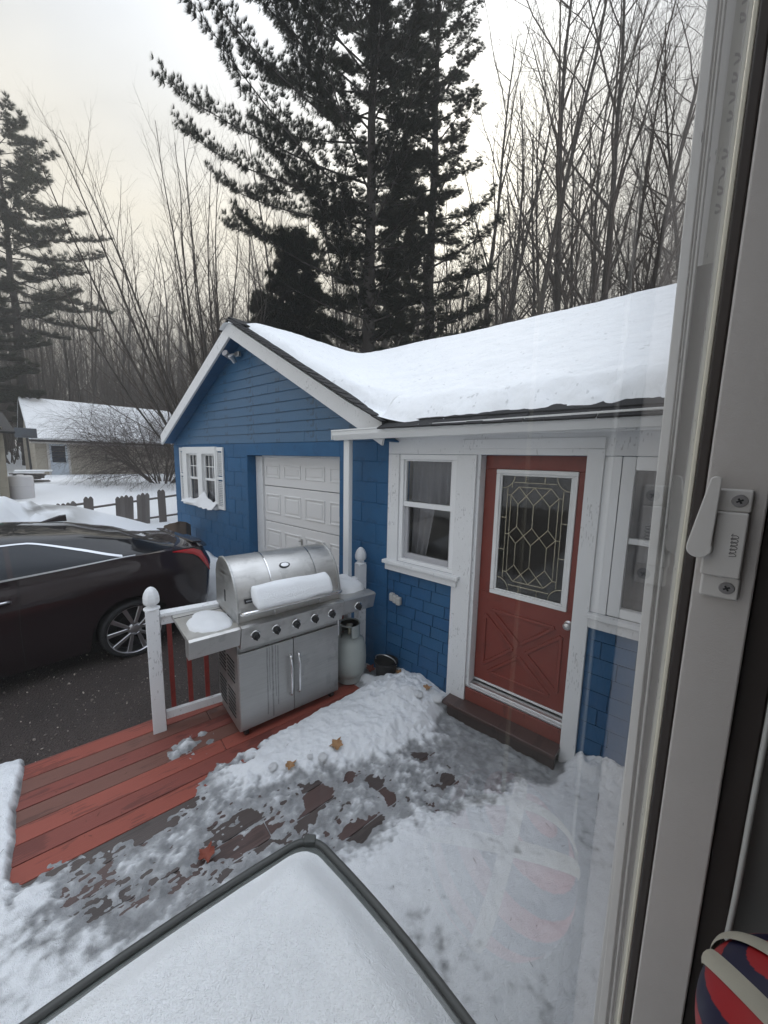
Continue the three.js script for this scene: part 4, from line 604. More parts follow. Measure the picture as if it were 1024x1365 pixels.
// ---------------------------------------------------------------- black car backed towards the garage
{
  const CX = -5.90, car = base('parked_car', 'glossy black two door car backed up to the garage', 'car', [CX, 0, 0]);
  const paint = std(0.016, 0.009, 0.011, 0.4, { phys: true, clearcoat: 1, clearcoatRoughness: 0.03, specularIntensity: 0.15 }), dark = std(0.008, 0.008, 0.010, 0.4, { phys: true, clearcoat: 1, clearcoatRoughness: 0.02, specularIntensity: 0.15 }), well = std(0.01, 0.01, 0.01, 0.9), chrome = std(0.58, 0.59, 0.61, 0.3, { metal: 1 });
  const zc = 0.20, hl = 2.57, hw = 0.95, zr = -1.28, zf = 1.62, yw = 0.335, RA = 0.405;
  const lin = (tab) => (z) => { for (let i = 0; i < tab.length - 1; i++) if (z <= tab[i + 1][0]) { const t = clamp((z - tab[i][0]) / (tab[i + 1][0] - tab[i][0])); const s = t * t * (3 - 2 * t); return lerp(tab[i][1], tab[i + 1][1], lerp(t, s, 0.35)); } return tab[tab.length - 1][1]; };
  const belt = lin([[-2.40, 1.12], [-2.05, 1.19], [-1.3, 1.20], [-0.2, 1.145], [0.9, 1.09], [1.6, 1.05], [2.3, 0.93], [2.76, 0.72]]);
  const floorY = lin([[-2.40, 0.34], [-1.9, 0.24], [-1.0, 0.20], [1.5, 0.2], [2.2, 0.2], [2.76, 0.26]]);
  const Wz = (z) => hw * Math.pow(Math.max(0, 1 - Math.abs((z - zc) / hl) ** 6), 1 / 6);
  const outline = [];
  const zA = zc - hl * 0.9965, zB = zc + hl * 0.9965;
  for (let i = 0; i <= 180; i++) { const z = lerp(zB, zA, i / 180); outline.push([Wz(z), z]); }
  for (let i = 1; i < 16; i++) { const x = lerp(Wz(zA), -Wz(zA), i / 16); outline.push([x, zc - hl * Math.pow(1 - Math.abs(x / hw) ** 6, 1 / 6)]); }
  for (let i = 0; i <= 180; i++) { const z = lerp(zA, zB, i / 180); outline.push([-Wz(z), z]); }
  for (let i = 1; i < 16; i++) { const x = lerp(-Wz(zB), Wz(zB), i / 16); outline.push([x, zc + hl * Math.pow(1 - Math.abs(x / hw) ** 6, 1 / 6)]); }
  const N = outline.length;
  const inset = lin([[0, 0.075], [0.2, 0.035], [0.5, 0.018], [0.73, 0.0], [0.76, 0.006], [1, 0.085]]);
  const bodyPt = (i, t) => { const a = outline[(i + N - 1) % N], b = outline[(i + 1) % N], p = outline[i % N]; let nx = -(b[1] - a[1]), nz = b[0] - a[0]; const l = Math.hypot(nx, nz) || 1; nx /= l; nz /= l; let y0 = floorY(p[1]); if (Math.abs(p[0]) > 0.7) for (const w of [zr, zf]) { const d = RA * RA - (p[1] - w) ** 2; if (d > 0) y0 = Math.max(y0, yw + Math.sqrt(d)); } const y1 = belt(p[1]), yb = floorY(p[1]); const y = lerp(y0, y1, t), tt = (y - yb) / (y1 - yb), q = inset(tt); return [p[0] - nx * q * -1 * -1, y, p[1] - nz * q * -1 * -1, p[1], y]; };
  const bg = grid(N, 22, (i, j) => bodyPt(i, j / 22)); mesh('body', bg, paint, car);
  const capG = grid(20, 90, (i, j) => { const z = lerp(zA + 0.01, zB - 0.01, j / 90), w = Wz(z) - 0.085, u = i / 20 * 2 - 1; return [u * w, belt(z) + 0.045 * (1 - u ** 4) - 0.002, z, u, z]; }); const ci = capG.index.array; mesh('hood_and_trunk', capG, paint, car);
  // greenhouse
  const roofY = lin([[-2.0, 1.20], [-1.80, 1.245], [-1.35, 1.42], [-0.9, 1.53], [-0.35, 1.585], [0.3, 1.57], [0.9, 1.45], [1.85, 1.08], [2.0, 1.03]]);
  const wb = lin([[-2.0, 0.74], [-1.5, 0.82], [-0.9, 0.862], [0.5, 0.865], [1.6, 0.80], [2.0, 0.75]]), wr = lin([[-2.0, 0.60], [-1.4, 0.62], [-0.6, 0.655], [0.5, 0.645], [1.9, 0.62]]);
  const gh = (z, q) => { const yb = belt(z) + 0.0, yr = Math.max(roofY(z), yb + 0.005), h = yr - yb; if (q <= 1) { const y = yb + h * 0.80 * q, x = lerp(wb(z), wr(z), Math.max(0, q) ** 1.25); return [x, y]; } const k = (q - 1); const x = wr(z) * (1 - k), y = yb + h * (0.80 + 0.20 * Math.sin(Math.PI / 2 * Math.pow(k, 0.62))); return [x, y]; };
  const ghg = grid(48, 80, (i, j) => { const z = lerp(2.0, -2.0, j / 80), s = i < 24 ? 1 : -1, q = (i < 24 ? i : 48 - i) / 24 * 2, p = gh(z, q); return [s * p[0], p[1], z, s * p[0], z]; }); mesh('greenhouse', ghg, dark, car);
  const patch = (zs, qa, qb, off, n = 6) => grid(zs.length - 1, n, (i, j) => { const z = zs[i], q = lerp(qa(z), qb(z), j / n), p = gh(z, q); return [p[0] + off, p[1] + off * 0.4, z, z, q]; });
  const zs = (a, b, n) => Array.from({ length: n + 1 }, (_, i) => lerp(a, b, i / n));
  const qtop = (z) => z > -0.45 ? 0.90 : lerp(0.90, 0.045, Math.pow(clamp((-0.45 - z) / 0.78), 1.35));
  const qbot = () => 0.045;
  for (const s of [1, -1]) {
    const side = sub('side_windows', car); side.scale.x = s;
    const w1 = std(0.010, 0.014, 0.020, 0.05);
    mesh('pane', patch(zs(1.15, -0.28, 20), qbot, (z) => Math.min(qtop(z), 0.9 - 0.8 * clamp((z - 0.6) / 0.6)), 0.004), w1, side);
    mesh('pane', patch(zs(-0.31, -1.22, 24), qbot, qtop, 0.004), w1, side);
    mesh('chrome_trim', patch(zs(1.1, -1.23, 60), (z) => Math.max(qtop(z), 0.05) - 0.005, (z) => Math.max(qtop(z), 0.05) + lerp(0.030, 0.11, clamp((-0.4 - z) / 0.8)), 0.010, 2), chrome, side);
    mesh('chrome_trim', patch(zs(1.5, -1.36, 60), () => 0.0, () => 0.05, 0.012, 2), chrome, side);
    mesh('pillar_trim', patch(zs(-0.275, -0.315, 2), () => 0.05, () => 0.9, 0.009, 6), paint, side);
  }
  // wheels
  const wheel = (s, z) => {
    const w = new THREE.Group(); w.name = 'wheel'; w.position.set(s * 0.845, yw, z); w.rotation.y = s > 0 ? 0 : Math.PI; car.add(w);
    const lat = (p, n = 56) => { const g = new THREE.LatheGeometry(p.map(q => new THREE.Vector2(...q)), n); g.rotateZ(-Math.PI / 2); return plain(g); };
    mesh('tyre', lat([[0.278, -0.10], [0.315, -0.11], [0.335, -0.09], [0.34, -0.05], [0.34, 0.05], [0.335, 0.085], [0.315, 0.102], [0.285, 0.094], [0.278, 0.08]]), std(0.014, 0.014, 0.015, 0.85), w);
    const sil = std(0.62, 0.62, 0.64, 0.3, { metal: 1 });
    mesh('rim', lat([[0.262, -0.09], [0.268, 0.06], [0.276, 0.088], [0.286, 0.094], [0.288, 0.086], [0.278, 0.07], [0.27, -0.09]]), sil, w);
    mesh('brake_disc', mergeGeometries([lat([[0.0001, -0.01], [0.17, -0.01], [0.17, 0.0], [0.0001, 0.0]], 32), lat([[0.0001, -0.06], [0.262, -0.06], [0.262, -0.055], [0.0001, -0.055]], 32)]), std(0.03, 0.03, 0.032, 0.5, { metal: 0.6 }), w);
    for (let k = 0; k < 5; k++) for (const e of [-0.22, 0.22]) { const a = k / 5 * 2 * Math.PI + 0.35, sp = []; const sh = new THREE.Shape(); const c0 = a + e * 0.55, c1 = a + e * 1.45; const pt = (r, an, o) => [r * Math.cos(an) - o * Math.sin(an), r * Math.sin(an) + o * Math.cos(an)]; const q = [pt(0.06, c0, -0.013), pt(0.27, c1, -0.02), pt(0.27, c1, 0.02), pt(0.06, c0, 0.013)]; const g = prism(q, 0.022, 0.004); g.rotateY(Math.PI / 2); mesh('spoke', buv(at(g, 0.05, 0, 0)), sil, w); }
    mesh('hub', mergeGeometries([lat([[0.0001, 0.04], [0.075, 0.045], [0.07, 0.07], [0.035, 0.078], [0.0001, 0.08]], 24), ...[0, 1, 2, 3, 4].map(k => plain(at(new THREE.CylinderGeometry(0.009, 0.009, 0.02, 6), 0.072, 0.055 * Math.sin(k * 1.2566), 0.055 * Math.cos(k * 1.2566), 0, 0, Math.PI / 2)))]), sil, w);
  };
  for (const s of [1, -1]) for (const z of [zr, zf]) wheel(s, z);
  mesh('underbody', join([span(-0.72, 0.72, 0.2, 0.9, -2.0, 2.5, 0.05), span(-0.70, 0.70, 0.3, 1.0, -1.7, -0.6, 0.05)]), well, car);
  // tail lights: thick red lenses wrapped round the rear corners
  const tl = [[-1.76, 1.176, 0.004], [-1.90, 1.160, 0.022], [-2.03, 1.135, 0.036], [-2.12, 1.085, 0.046], [-2.18, 0.99, 0.040], [-2.235, 0.90, 0.034], [-2.27, 0.82, 0.010]];
  const sideX = (z, y) => { const t = (y - floorY(z)) / (belt(z) - floorY(z)); return Wz(z) - inset(clamp(t)) * 0.9; };
  const red = std(0.42, 0.008, 0.012, 0.12, { phys: true, clearcoat: 1 });
  for (const s of [1, -1]) { const g = grid(6, 4, (i, j) => { const [z, y, w] = tl[i], a = tl[Math.max(0, i - 1)], b = tl[Math.min(6, i + 1)]; let dz = b[0] - a[0], dy = b[1] - a[1]; const l = Math.hypot(dz, dy); const nz = -dy / l, ny = dz / l, o = (j / 4 - 0.5) * 2 * w; const Z = z + nz * o * 0.9, Y = y - Math.abs(ny) * o * -1 * -1; return [sideX(clamp(Z, -2.36, 2), Y) + 0.010 + 0.012 * (1 - (j / 2 - 1) ** 2), Y, Z, Z, Y]; }); const m = mesh('tail_light', g, red, car); m.scale.x = s; }
  mesh('shark_fin', (() => { const g = prism([[0.13, 0], [-0.10, 0], [-0.095, 0.062], [-0.05, 0.058], [0.06, 0.02]], 0.03, 0.008); g.rotateY(-Math.PI / 2); return buv(at(g, 0.015, 1.578, -0.78)); })(), paint, car);
  for (const s of [1, -1]) { const h = mesh('door_handle', plain(tubeGeo([[0.925, 0.955, -0.27], [0.955, 0.965, -0.24], [0.957, 0.96, -0.14], [0.93, 0.945, -0.08]], 0.014, 8, 20)), chrome, car); h.scale.x = s; }
  const seam = grid(1, 20, (i, j) => { const y = lerp(0.26, 1.14, j / 20), z = -0.345 + 0.03 * Math.sin(y * 2.6) - 0.006 * i; return [sideX(z, y) + 0.003, y, z, i, j]; }); mesh('door_seam', seam, well, car);
  mesh('rear_lip', buv(at(rb(1.35, 0.02, 0.12, 0.008), 0, 1.222, -2.14, -0.12)), paint, car);
  const seam2 = grid(1, 14, (i, j) => { const y = lerp(0.62, 1.10, j / 14), z = -1.83 - 0.14 * (1 - j / 14) - 0.006 * i; return [sideX(z, y) + 0.003, y, z, i, j]; }); mesh('bumper_seam', seam2, well, car);
  const seam3 = grid(40, 1, (i, j) => { const z = lerp(1.2, -2.2, i / 40), y = lerp(floorY(z), belt(z), 0.735) - 0.004 * j; return [sideX(z, y) + 0.004, y, z, i, j]; }); mesh('body_crease', seam3, paint, car);
}

// ---------------------------------------------------------------- log by the garage corner
{
  const lg = base('log', 'weathered log round standing at the left garage corner', 'log', [-7.2, 0.14, -2.62], 0.4);
  const g = grid(28, 12, (i, j) => { const a = -i / 28 * 2 * Math.PI, r = 0.2 * (0.85 + 0.3 * vnoise(Math.cos(a) * 2.5 + 4, Math.sin(a) * 2.5 + 4, 5) + 0.06 * hash(i % 28, 0, 6)); return [Math.cos(a) * r, j / 12 * 0.98 + 0.10 * Math.sin(a + 1) * (j / 12), Math.sin(a) * r, i / 28, j / 12]; });
  mesh('bark', g, std(0.22, 0.17, 0.13, 0.95, { map: T.bark, bumpMap: T.bark, bumpScale: 0.03 }), lg);
  const t = grid(28, 4, (i, j) => { const a = -i / 28 * 2 * Math.PI, r = 0.2 * (0.85 + 0.3 * vnoise(Math.cos(a) * 2.5 + 4, Math.sin(a) * 2.5 + 4, 5) + 0.06 * hash(i % 28, 0, 6)) * (1 - j / 4); return [Math.cos(a) * r, 0.98 + 0.10 * Math.sin(a + 1) * (1 - j / 4) + 0.012 * vnoise(i, j, 4), Math.sin(a) * r, Math.cos(a) * r, Math.sin(a) * r]; });
  mesh('cut_face', t, std(0.34, 0.24, 0.16, 0.9, { map: rep(T.wood, 4) }), lg);
}
// ---------------------------------------------------------------- yard beyond the car
{
  const gy = (x, z) => rise(x, z) + 0.06, fw = [std(0.17, 0.15, 0.14, 0.9, { map: rep(T.wood, 6, 0.8), bumpMap: rep(T.wood, 6, 0.8), bumpScale: 0.004 }), std(0.21, 0.19, 0.175, 0.9, { map: rep(T.wood, 6, 0.8) })];
  const f = base('picket_fence', 'broken grey wooden picket fence with missing pickets across the snowy yard', 'fence', [-13, 0, 0]);
  const picket = (w, h) => buv(at(prism([[-w / 2, 0], [w / 2, 0], [w / 2, h - 0.07], [w * 0.22, h - 0.015], [0, h], [-w * 0.22, h - 0.015], [-w / 2, h - 0.07]], 0.02), 0, 0, -0.01, 0, 0, 0));
  const r = rng(31), pg = [0, 1, 2].map(k => { const g = picket(0.120 - 0.003 * k, 1); g.rotateY(Math.PI / 2); return g; });
  const add = (z, h, y0, tilt = 0) => { const m = mesh('picket', pg[Math.floor(r() * 3)], fw[r() < 0.5 ? 0 : 1], f); m.position.set(0.03 + 0.005 * (Math.round(-z / 0.104) % 2), y0, z); m.scale.y = h; m.rotation.x = tilt; };
  for (let k = 0; k < 4; k++) add(-1.86 - 0.105 * k, 0.92 + 0.03 * r(), 0.12 + 0.014 * k, 0.06);
  for (let k = 0; k < 2; k++) add(-2.38 - 0.105 * k, 1.04, 0.16, -0.03);
  for (let k = 0; k < 8; k++) { if (k === 4) continue; add(-3.12 - 0.108 * k, 0.98 + 0.05 * r(), 0.14 + 0.012 * k, -0.04 + 0.02 * r()); }
  for (let k = 0; k < 2; k++) add(-4.26 - 0.10 * k, 1.13, 0.18, 0.01);
  const rl = (a, b) => buv(rod([-0.02, a[1], a[0]], [-0.02, b[1], b[0]], 0.032, 0.032, 6));
  mesh('rail', rl([-1.8, 0.95], [-2.5, 1.02]), fw[0], f); mesh('rail', rl([-2.35, 0.86], [-5.2, 1.14]), fw[0], f); mesh('rail', rl([-3.0, 0.38], [-5.2, 0.50]), fw[0], f);

  // tan shed with snowy roof
  const sh = base('tan_shed', 'tan clapboard shed with snowy roof and blue white door', 'shed', [-29, 0.85, -3.3]);
  const tan = std(0.42, 0.38, 0.31, 0.85, { map: rep(T.mottle, 0.8) }), tanW = std(0.55, 0.53, 0.50, 0.7);
  const W = 8.4, D = 4.6;
  mesh('wall', join([span(-0.14, -0.02, 0, 2.45, -0.5, 0), span(-0.14, -0.02, 0, 2.45, -W, -1.52), span(-0.14, -0.02, 2.1, 2.45, -1.52, -0.5), span(-D, -0.14, 0, 2.45, -0.12, 0), span(-D, -0.14, 0, 2.45, -W, -W + 0.12), span(-D - 0.12, -D, 0, 2.45, -W, 0), at(prism([[0, 2.45], [-D, 2.45], [-D / 2, 4.6]], 0.1), 0, 0, -0.1)]), tan, sh);
  const bl = buv(rb(0.018, 0.125, 0.5, 0.004)), bl2 = buv(rb(0.018, 0.125, W - 1.52, 0.004)), bl3 = buv(rb(0.018, 0.125, 1.02, 0.004));
  for (let k = 0; k < 20; k++) { const y = 0.07 + k * 0.12; const put = (g, z) => { const m = mesh('clapboard', g, tan, sh); m.position.set(-0.008, y, z); m.rotation.z = 0.07; }; put(bl, -0.25); put(bl2, -(W + 1.52) / 2); if (y > 2.16) put(bl3, -1.01); }
  const dr = sub('door', sh);
  mesh('casing', join([span(-0.03, 0.03, 0, 2.1, -0.6, -0.5), span(-0.03, 0.03, 0, 2.1, -1.52, -1.42), span(-0.03, 0.03, 2.02, 2.14, -1.42, -0.6)]), tanW, dr);
  mesh('door_leaf', join([span(-0.06, -0.02, 0.03, 0.95, -1.42, -0.6), span(-0.06, -0.02, 0.95, 2.02, -0.70, -0.6), span(-0.06, -0.02, 0.95, 2.02, -1.42, -1.32), span(-0.06, -0.02, 1.92, 2.02, -1.32, -0.70)]), std(0.50, 0.56, 0.62, 0.5), dr);
  for (let k = 0; k < 3; k++) mesh('pane', buv(span(-0.055, -0.045, 0.98 + k * 0.315, 1.27 + k * 0.315, -1.32, -0.70)), std(0.03, 0.04, 0.055, 0.1), dr);
  mesh('vent', buv(span(0.005, 0.02, 1.15, 1.5, -3.35, -3.25)), M.black, sh);
  const rs = (s, t, m, nm, o = 0) => { const L = Math.hypot(D / 2 + 0.35, 2.15 * (D / 2 + 0.35) / (D / 2)); mesh(nm, buv(at(rb(L, t, W + 0.5, t * 0.4), -D / 2 + s * (D / 2 + 0.35) / 2, 2.45 + 2.15 / 2 - 0.16 + o, -W / 2, 0, 0, -s * Math.atan2(2.15, D / 2))), m, sh); };
  rs(1, 0.06, M.shingle, 'roof_slope'); rs(-1, 0.06, M.shingle, 'roof_slope'); rs(1, 0.14, M.roofSnow, 'roof_snow', 0.13); rs(-1, 0.14, M.roofSnow, 'roof_snow', 0.13);
  mesh('eave_board', buv(span(0.22, 0.28, 2.02, 2.2, -W - 0.2, 0.2)), tanW, sh);

  // second outbuilding at the left edge of the view
  const ob = base('tan_outbuilding', 'tan outbuilding with green canopy at the far left edge', 'shed', [-19, 0.5, -1.36]);
  mesh('wall', buv(span(-3, 0, 0, 2.75, 0, 4)), std(0.32, 0.29, 0.23, 0.85, { map: rep(T.mottle, 0.7), bumpMap: rep(T.wood, 1, 1), bumpScale: 0.01 }), ob);
  mesh('roof', join([at(rb(3.6, 0.08, 4.6, 0.02), -1.5, 3.0, 2, 0, 0, -0.25), at(prism([[-3, 2.6], [0, 2.6], [0, 2.72], [-3, 3.3]], 0.1), 0, 0, 0.02)]), M.shingle, ob);
  mesh('canopy', join([at(rb(1.1, 0.05, 3.6, 0.01), 0.4, 2.35, 2.0, 0, 0, -0.9), at(rb(0.02, 0.5, 3.6, 0.005), 0.14, 2.12, 2.0)]), std(0.02, 0.10, 0.06, 0.7), ob);
  mesh('leaning_board', buv(at(rb(0.03, 1.9, 0.16, 0.006), 0.2, 0.95, 0.35, 0, 0, 0.12)), M.whiteB, ob);
  mesh('footing', buv(span(-0.2, 0.05, -0.2, 0.25, 0.05, 3.9)), M.black, ob);
  const tk = base('white_barrel', 'white plastic barrel with dark caps in the snow beside the outbuilding', 'barrel', [-20.0, 0.56, -1.78]);
  mesh('barrel_body', plain(new THREE.LatheGeometry([[0.0001, 0], [0.34, 0.0], [0.36, 0.05], [0.36, 0.5], [0.375, 0.52], [0.375, 0.56], [0.36, 0.58], [0.36, 0.85], [0.33, 0.92], [0.12, 0.96], [0.0001, 0.97]].map(q => new THREE.Vector2(...q)), 28)), std(0.62, 0.61, 0.62, 0.6), tk);
  for (const a of [-0.13, 0.17]) mesh('barrel_cap', plain(at(new THREE.CylinderGeometry(0.055, 0.055, 0.05, 14), 0.12, 0.97, a)), M.black, tk);
  const wp = base('scrap_pile', 'dark snow dusted scrap pile between barrel and tan shed', 'pile', [-25, 0.75, -2.55]);
  const r7 = rng(8); for (let k = 0; k < 9; k++) mesh('plank', buv(at(rb(0.9 + 0.6 * r7(), 0.06, 0.18, 0.01), (r7() - 0.5) * 0.6, 0.06 + k * 0.085, (r7() - 0.5) * 0.5, 0.2 * r7(), 1.2 + r7(), 0.1 * (r7() - 0.5))), k > 6 ? M.padSnow : fw[0], wp);
  const hp = base('basketball_hoop', 'grey basketball backboard on a dark pole left of the tan shed', 'hoop', [-27, 0.8, -2.9]);
  mesh('backboard', join([at(rb(0.04, 0.5, 0.86, 0.02), 0.05, 2.55, 0.12)]), std(0.08, 0.095, 0.115, 0.5), hp); mesh('pole', plain(rod([0, 0, 0.05], [0, 2.5, 0.1], 0.05)), M.black, hp); mesh('ring', plain(at(new THREE.TorusGeometry(0.22, 0.012, 8, 24), 0.32, 2.38, 0.12, Math.PI / 2)), M.black, hp);
}

// ---------------------------------------------------------------- trees
class Tubes {
  constructor() { this.p = []; this.n = []; this.u = []; this.i = []; }
  add(pts, rad, sides) {
    const o = this.p.length / 3; let L = 0; const f = new THREE.Vector3(), a = new THREE.Vector3(), b = new THREE.Vector3();
    for (let k = 0; k < pts.length; k++) {
      f.copy(pts[Math.min(k + 1, pts.length - 1)]).sub(pts[Math.max(k - 1, 0)]).normalize();
      if (k === 0) { a.set(Math.abs(f.y) < 0.9 ? 0 : 1, Math.abs(f.y) < 0.9 ? 1 : 0, 0).cross(f).normalize(); } else { a.addScaledVector(f, -a.dot(f)).normalize(); L += pts[k].distanceTo(pts[k - 1]); }
      b.crossVectors(f, a);
      for (let s = 0; s <= sides; s++) { const t = s / sides * 2 * Math.PI, c = Math.cos(t), d = Math.sin(t), nx = a.x * c + b.x * d, ny = a.y * c + b.y * d, nz = a.z * c + b.z * d; this.p.push(pts[k].x + nx * rad[k], pts[k].y + ny * rad[k], pts[k].z + nz * rad[k]); this.n.push(nx, ny, nz); this.u.push(s / sides * Math.max(0.2, rad[0] * 5), L); }
    }
    for (let k = 0; k < pts.length - 1; k++) for (let s = 0; s < sides; s++) { const q = o + k * (sides + 1) + s, w = q + sides + 1; this.i.push(q, q + 1, w, q + 1, w + 1, w); }
  }
  geo() { const g = new THREE.BufferGeometry(); g.setAttribute('position', new THREE.Float32BufferAttribute(this.p, 3)); g.setAttribute('normal', new THREE.Float32BufferAttribute(this.n, 3)); g.setAttribute('uv', new THREE.Float32BufferAttribute(this.u, 2)); g.setIndex(this.i); return g; }
}
const V = (x, y, z) => new THREE.Vector3(x, y, z);
function grow(out, r, from, dir, len, r0, level, o) {
  const segs = o.segs[level], pts = [from.clone()], rad = [r0], d = dir.clone().normalize(), end = r0 * o.taper[level];
  for (let k = 1; k <= segs; k++) { d.x += (r() - 0.5) * o.wig[level]; d.z += (r() - 0.5) * o.wig[level]; d.y += (r() - 0.5) * o.wig[level] * 0.6 + o.up[level]; d.normalize(); pts.push(pts[k - 1].clone().addScaledVector(d, len / segs)); rad.push(lerp(r0, end, k / segs)); }
  (level === 0 ? out.trunk : out.limbs).add(pts, rad, o.sides[level]);
  if (o.tips && level === o.n.length) for (let k = 1; k < pts.length; k++) o.tips.push([pts[k], d.clone()]);
  if (level >= o.n.length) return;
  const cnt = Math.round(o.n[level] * (level === 0 ? 1 : clamp(len / o.ref[level], 0.4, 1.4))), ph = r() * 6.28;
  for (let q = 0; q < cnt; q++) {
    const t = lerp(o.start[level], 0.985, Math.pow((q + r() * 0.8) / cnt, o.bias?.[level] ?? 0.9)), x = t * segs, k = Math.min(segs - 1, Math.floor(x)), p = pts[k].clone().lerp(pts[k + 1], x - k);
    const ax = pts[k + 1].clone().sub(pts[k]).normalize(), s = Math.abs(ax.y) < 0.95 ? V(0, 1, 0) : V(1, 0, 0); s.cross(ax).normalize(); s.applyAxisAngle(ax, ph + q * 2.4 + r() * 0.9);
    const an = o.angle[level] * (0.7 + 0.6 * r()), cd = ax.clone().multiplyScalar(Math.cos(an)).addScaledVector(s, Math.sin(an));
    const rr = lerp(r0, end, t);
    grow(out, r, p, cd, o.len[level] * (1 - o.short[level] * t) * (0.6 + 0.7 * r()), Math.min(rr * 0.7, Math.max(rr * o.rr[level], o.min)), level + 1, o);
  }
}
function bareTree(seed, o) { const out = { trunk: new Tubes(), limbs: new Tubes() }; grow(out, rng(seed), V(0, -0.3, 0), V(o.lean?.[0] ?? 0, 1, o.lean?.[1] ?? 0), o.height, o.radius, 0, o); return out; }
const forest = (h, rad, n0) => ({ height: h, radius: rad, n: [n0, 7, 4], segs: [9, 5, 3, 2], sides: [8, 4, 3, 3], taper: [0.12, 0.2, 0.3, 0.5], wig: [0.15, 0.34, 0.4, 0.45], up: [0.05, 0.09, 0.05, 0.03], start: [0.30, 0.2, 0.15], angle: [0.72, 0.7, 0.7], len: [h * 0.33, h * 0.12, h * 0.05], short: [0.62, 0.4, 0.3], rr: [0.42, 0.5, 0.55], min: 0.005, ref: [1, h * 0.2, h * 0.07] });
{
  // multi stemmed tree fanning out behind the garage
  const b = base('bare_tree', 'tall many stemmed bare tree fanning out left of the garage peak', 'tree', [-14.6, rise(-14.6, -7.4), -7.4]);
  const out = { trunk: new Tubes(), limbs: new Tubes() }, r = rng(63);
  for (let k = 0; k < 20; k++) {
    const a = k * 2.4 + r(), sp = 0.06 + 0.44 * (k / 20), dx = Math.cos(a) * sp * 0.7, dz = Math.sin(a) * sp + 0.16;
    const h = 12.2 - 3.2 * sp + 1.6 * r();
    grow(out, r, V(dx * 0.8, -0.2, dz * 0.8), V(dx, 1, dz), h, 0.05 + 0.025 * r(), 0, { n: [16, 6, 3], segs: [9, 5, 3, 2], sides: [6, 4, 3, 3], taper: [0.10, 0.2, 0.3, 0.5], wig: [0.17, 0.3, 0.4, 0.5], up: [0.05, 0.10, 0.06, 0.03], start: [0.16, 0.2, 0.2], angle: [0.52, 0.6, 0.6], len: [3.4, 0.9, 0.4], short: [0.55, 0.4, 0.3], rr: [0.5, 0.55, 0.55], min: 0.0065, ref: [1, 2.2, 0.7] });
  }
  mesh('trunk', out.trunk.geo(), M.bark, b); mesh('branches', out.limbs.geo(), M.twig, b);

  // brown thicket in front of the shed
  const bu = base('bare_shrub', 'dense brown leafless shrub with drooping twigs hiding half the tan shed', 'shrub', [-23.4, rise(-23.4, -7.2), -7.9]); bu.scale.setScalar(1.2);
  const o2 = { trunk: new Tubes(), limbs: new Tubes() }, r2 = rng(64);
  for (let k = 0; k < 24; k++) { const a = r2() * 6.28, sp = 0.25 + 1.0 * r2(); grow(o2, r2, V(Math.cos(a) * 0.4, 0, Math.sin(a) * 0.4), V(Math.cos(a) * sp, 0.9, Math.sin(a) * sp), 2.7 + 1.7 * r2(), 0.035, 0, { n: [15, 9, 4], segs: [7, 5, 4, 2], sides: [5, 3, 3, 3], taper: [0.15, 0.3, 0.4, 0.5], wig: [0.2, 0.3, 0.3, 0.4], up: [0.0, -0.10, -0.14, -0.06], start: [0.2, 0.15, 0.1], angle: [0.8, 0.7, 0.7], len: [2.3, 1.1, 0.5], short: [0.3, 0.3, 0.3], rr: [0.5, 0.6, 0.6], min: 0.008, ref: [1, 1.8, 0.8] }); }
  mesh('stems', o2.trunk.geo(), M.twigB, bu); mesh('twigs', o2.limbs.geo(), M.twigB, bu);

  // bare woods: six growth habits, each tree its own object
  const kinds = [forest(18, 0.12, 25), forest(20, 0.15, 26), forest(16, 0.09, 22), forest(21, 0.17, 28), forest(13, 0.07, 20), forest(19, 0.13, 26)];
  kinds[1].start = [0.42, 0.2, 0.15]; kinds[3].rr = [0.6, 0.5, 0.55]; kinds[3].n[0] = 18; kinds[3].angle = [0.55, 0.65, 0.7]; kinds[3].start = [0.22, 0.2, 0.15]; kinds[3].len[0] = 8.5; kinds[5].rr = [0.62, 0.5, 0.55]; kinds[5].n[0] = 16; kinds[5].angle = [0.5, 0.6, 0.7]; kinds[5].len[0] = 7.5; kinds[0].rr = [0.5, 0.5, 0.5];
  const L = ['slim bare tree with short ascending twigs in the woods behind the houses'];
  const protos = kinds.map((k, i) => { const t = bareTree(200 + i, k); return { trunk: t.trunk.geo(), limbs: t.limbs.geo() }; });
  const names = ['medium height bare tree with even ascending branches in the woods', 'tall bare tree with a clean lower trunk in the woods', 'slender bare tree with short side branches in the woods', 'large bare tree with long spreading limbs in the woods', 'small thin bare tree in the undergrowth of the woods', 'bare tree with steep upright limbs in the woods'];
  const firsts = {}, groups = ['even bare trees', 'clean stemmed bare trees', 'slender bare trees', 'spreading bare trees', 'thin undergrowth trees', 'upright bare trees'].map(g => g + ' in the woods');
  const r3 = rng(66), spots = [];
  const near = [[-21.8, 15.5, 1], [-17.6, 16.5, 3], [-12.2, 16, 3], [-9.2, 17.2, 5], [-5.2, 16.5, 0], [-26.5, 18, 5], [-30.5, 19, 2], [-2.5, 19, 5], [-15.0, 20, 0], [-19.8, 21, 1], [-24.2, 21.5, 3], [-7.4, 22, 2], [-1.0, 24, 0]];
  for (const [az, d, k] of near) spots.push([az, d, k, 1]);
  for (let i = 0; i < 235; i++) { const az = lerp(-97, 6, (i + r3()) / 235), inL = az < -58; const d = 21 + 27 * Math.pow(r3(), 0.8) + (inL ? 11 : 0); spots.push([az, d, Math.floor(r3() * 6), 0.8 + 0.3 * r3()]); }
  const nth = ['first', 'second', 'third', 'fourth', 'fifth']; let seen = 0;
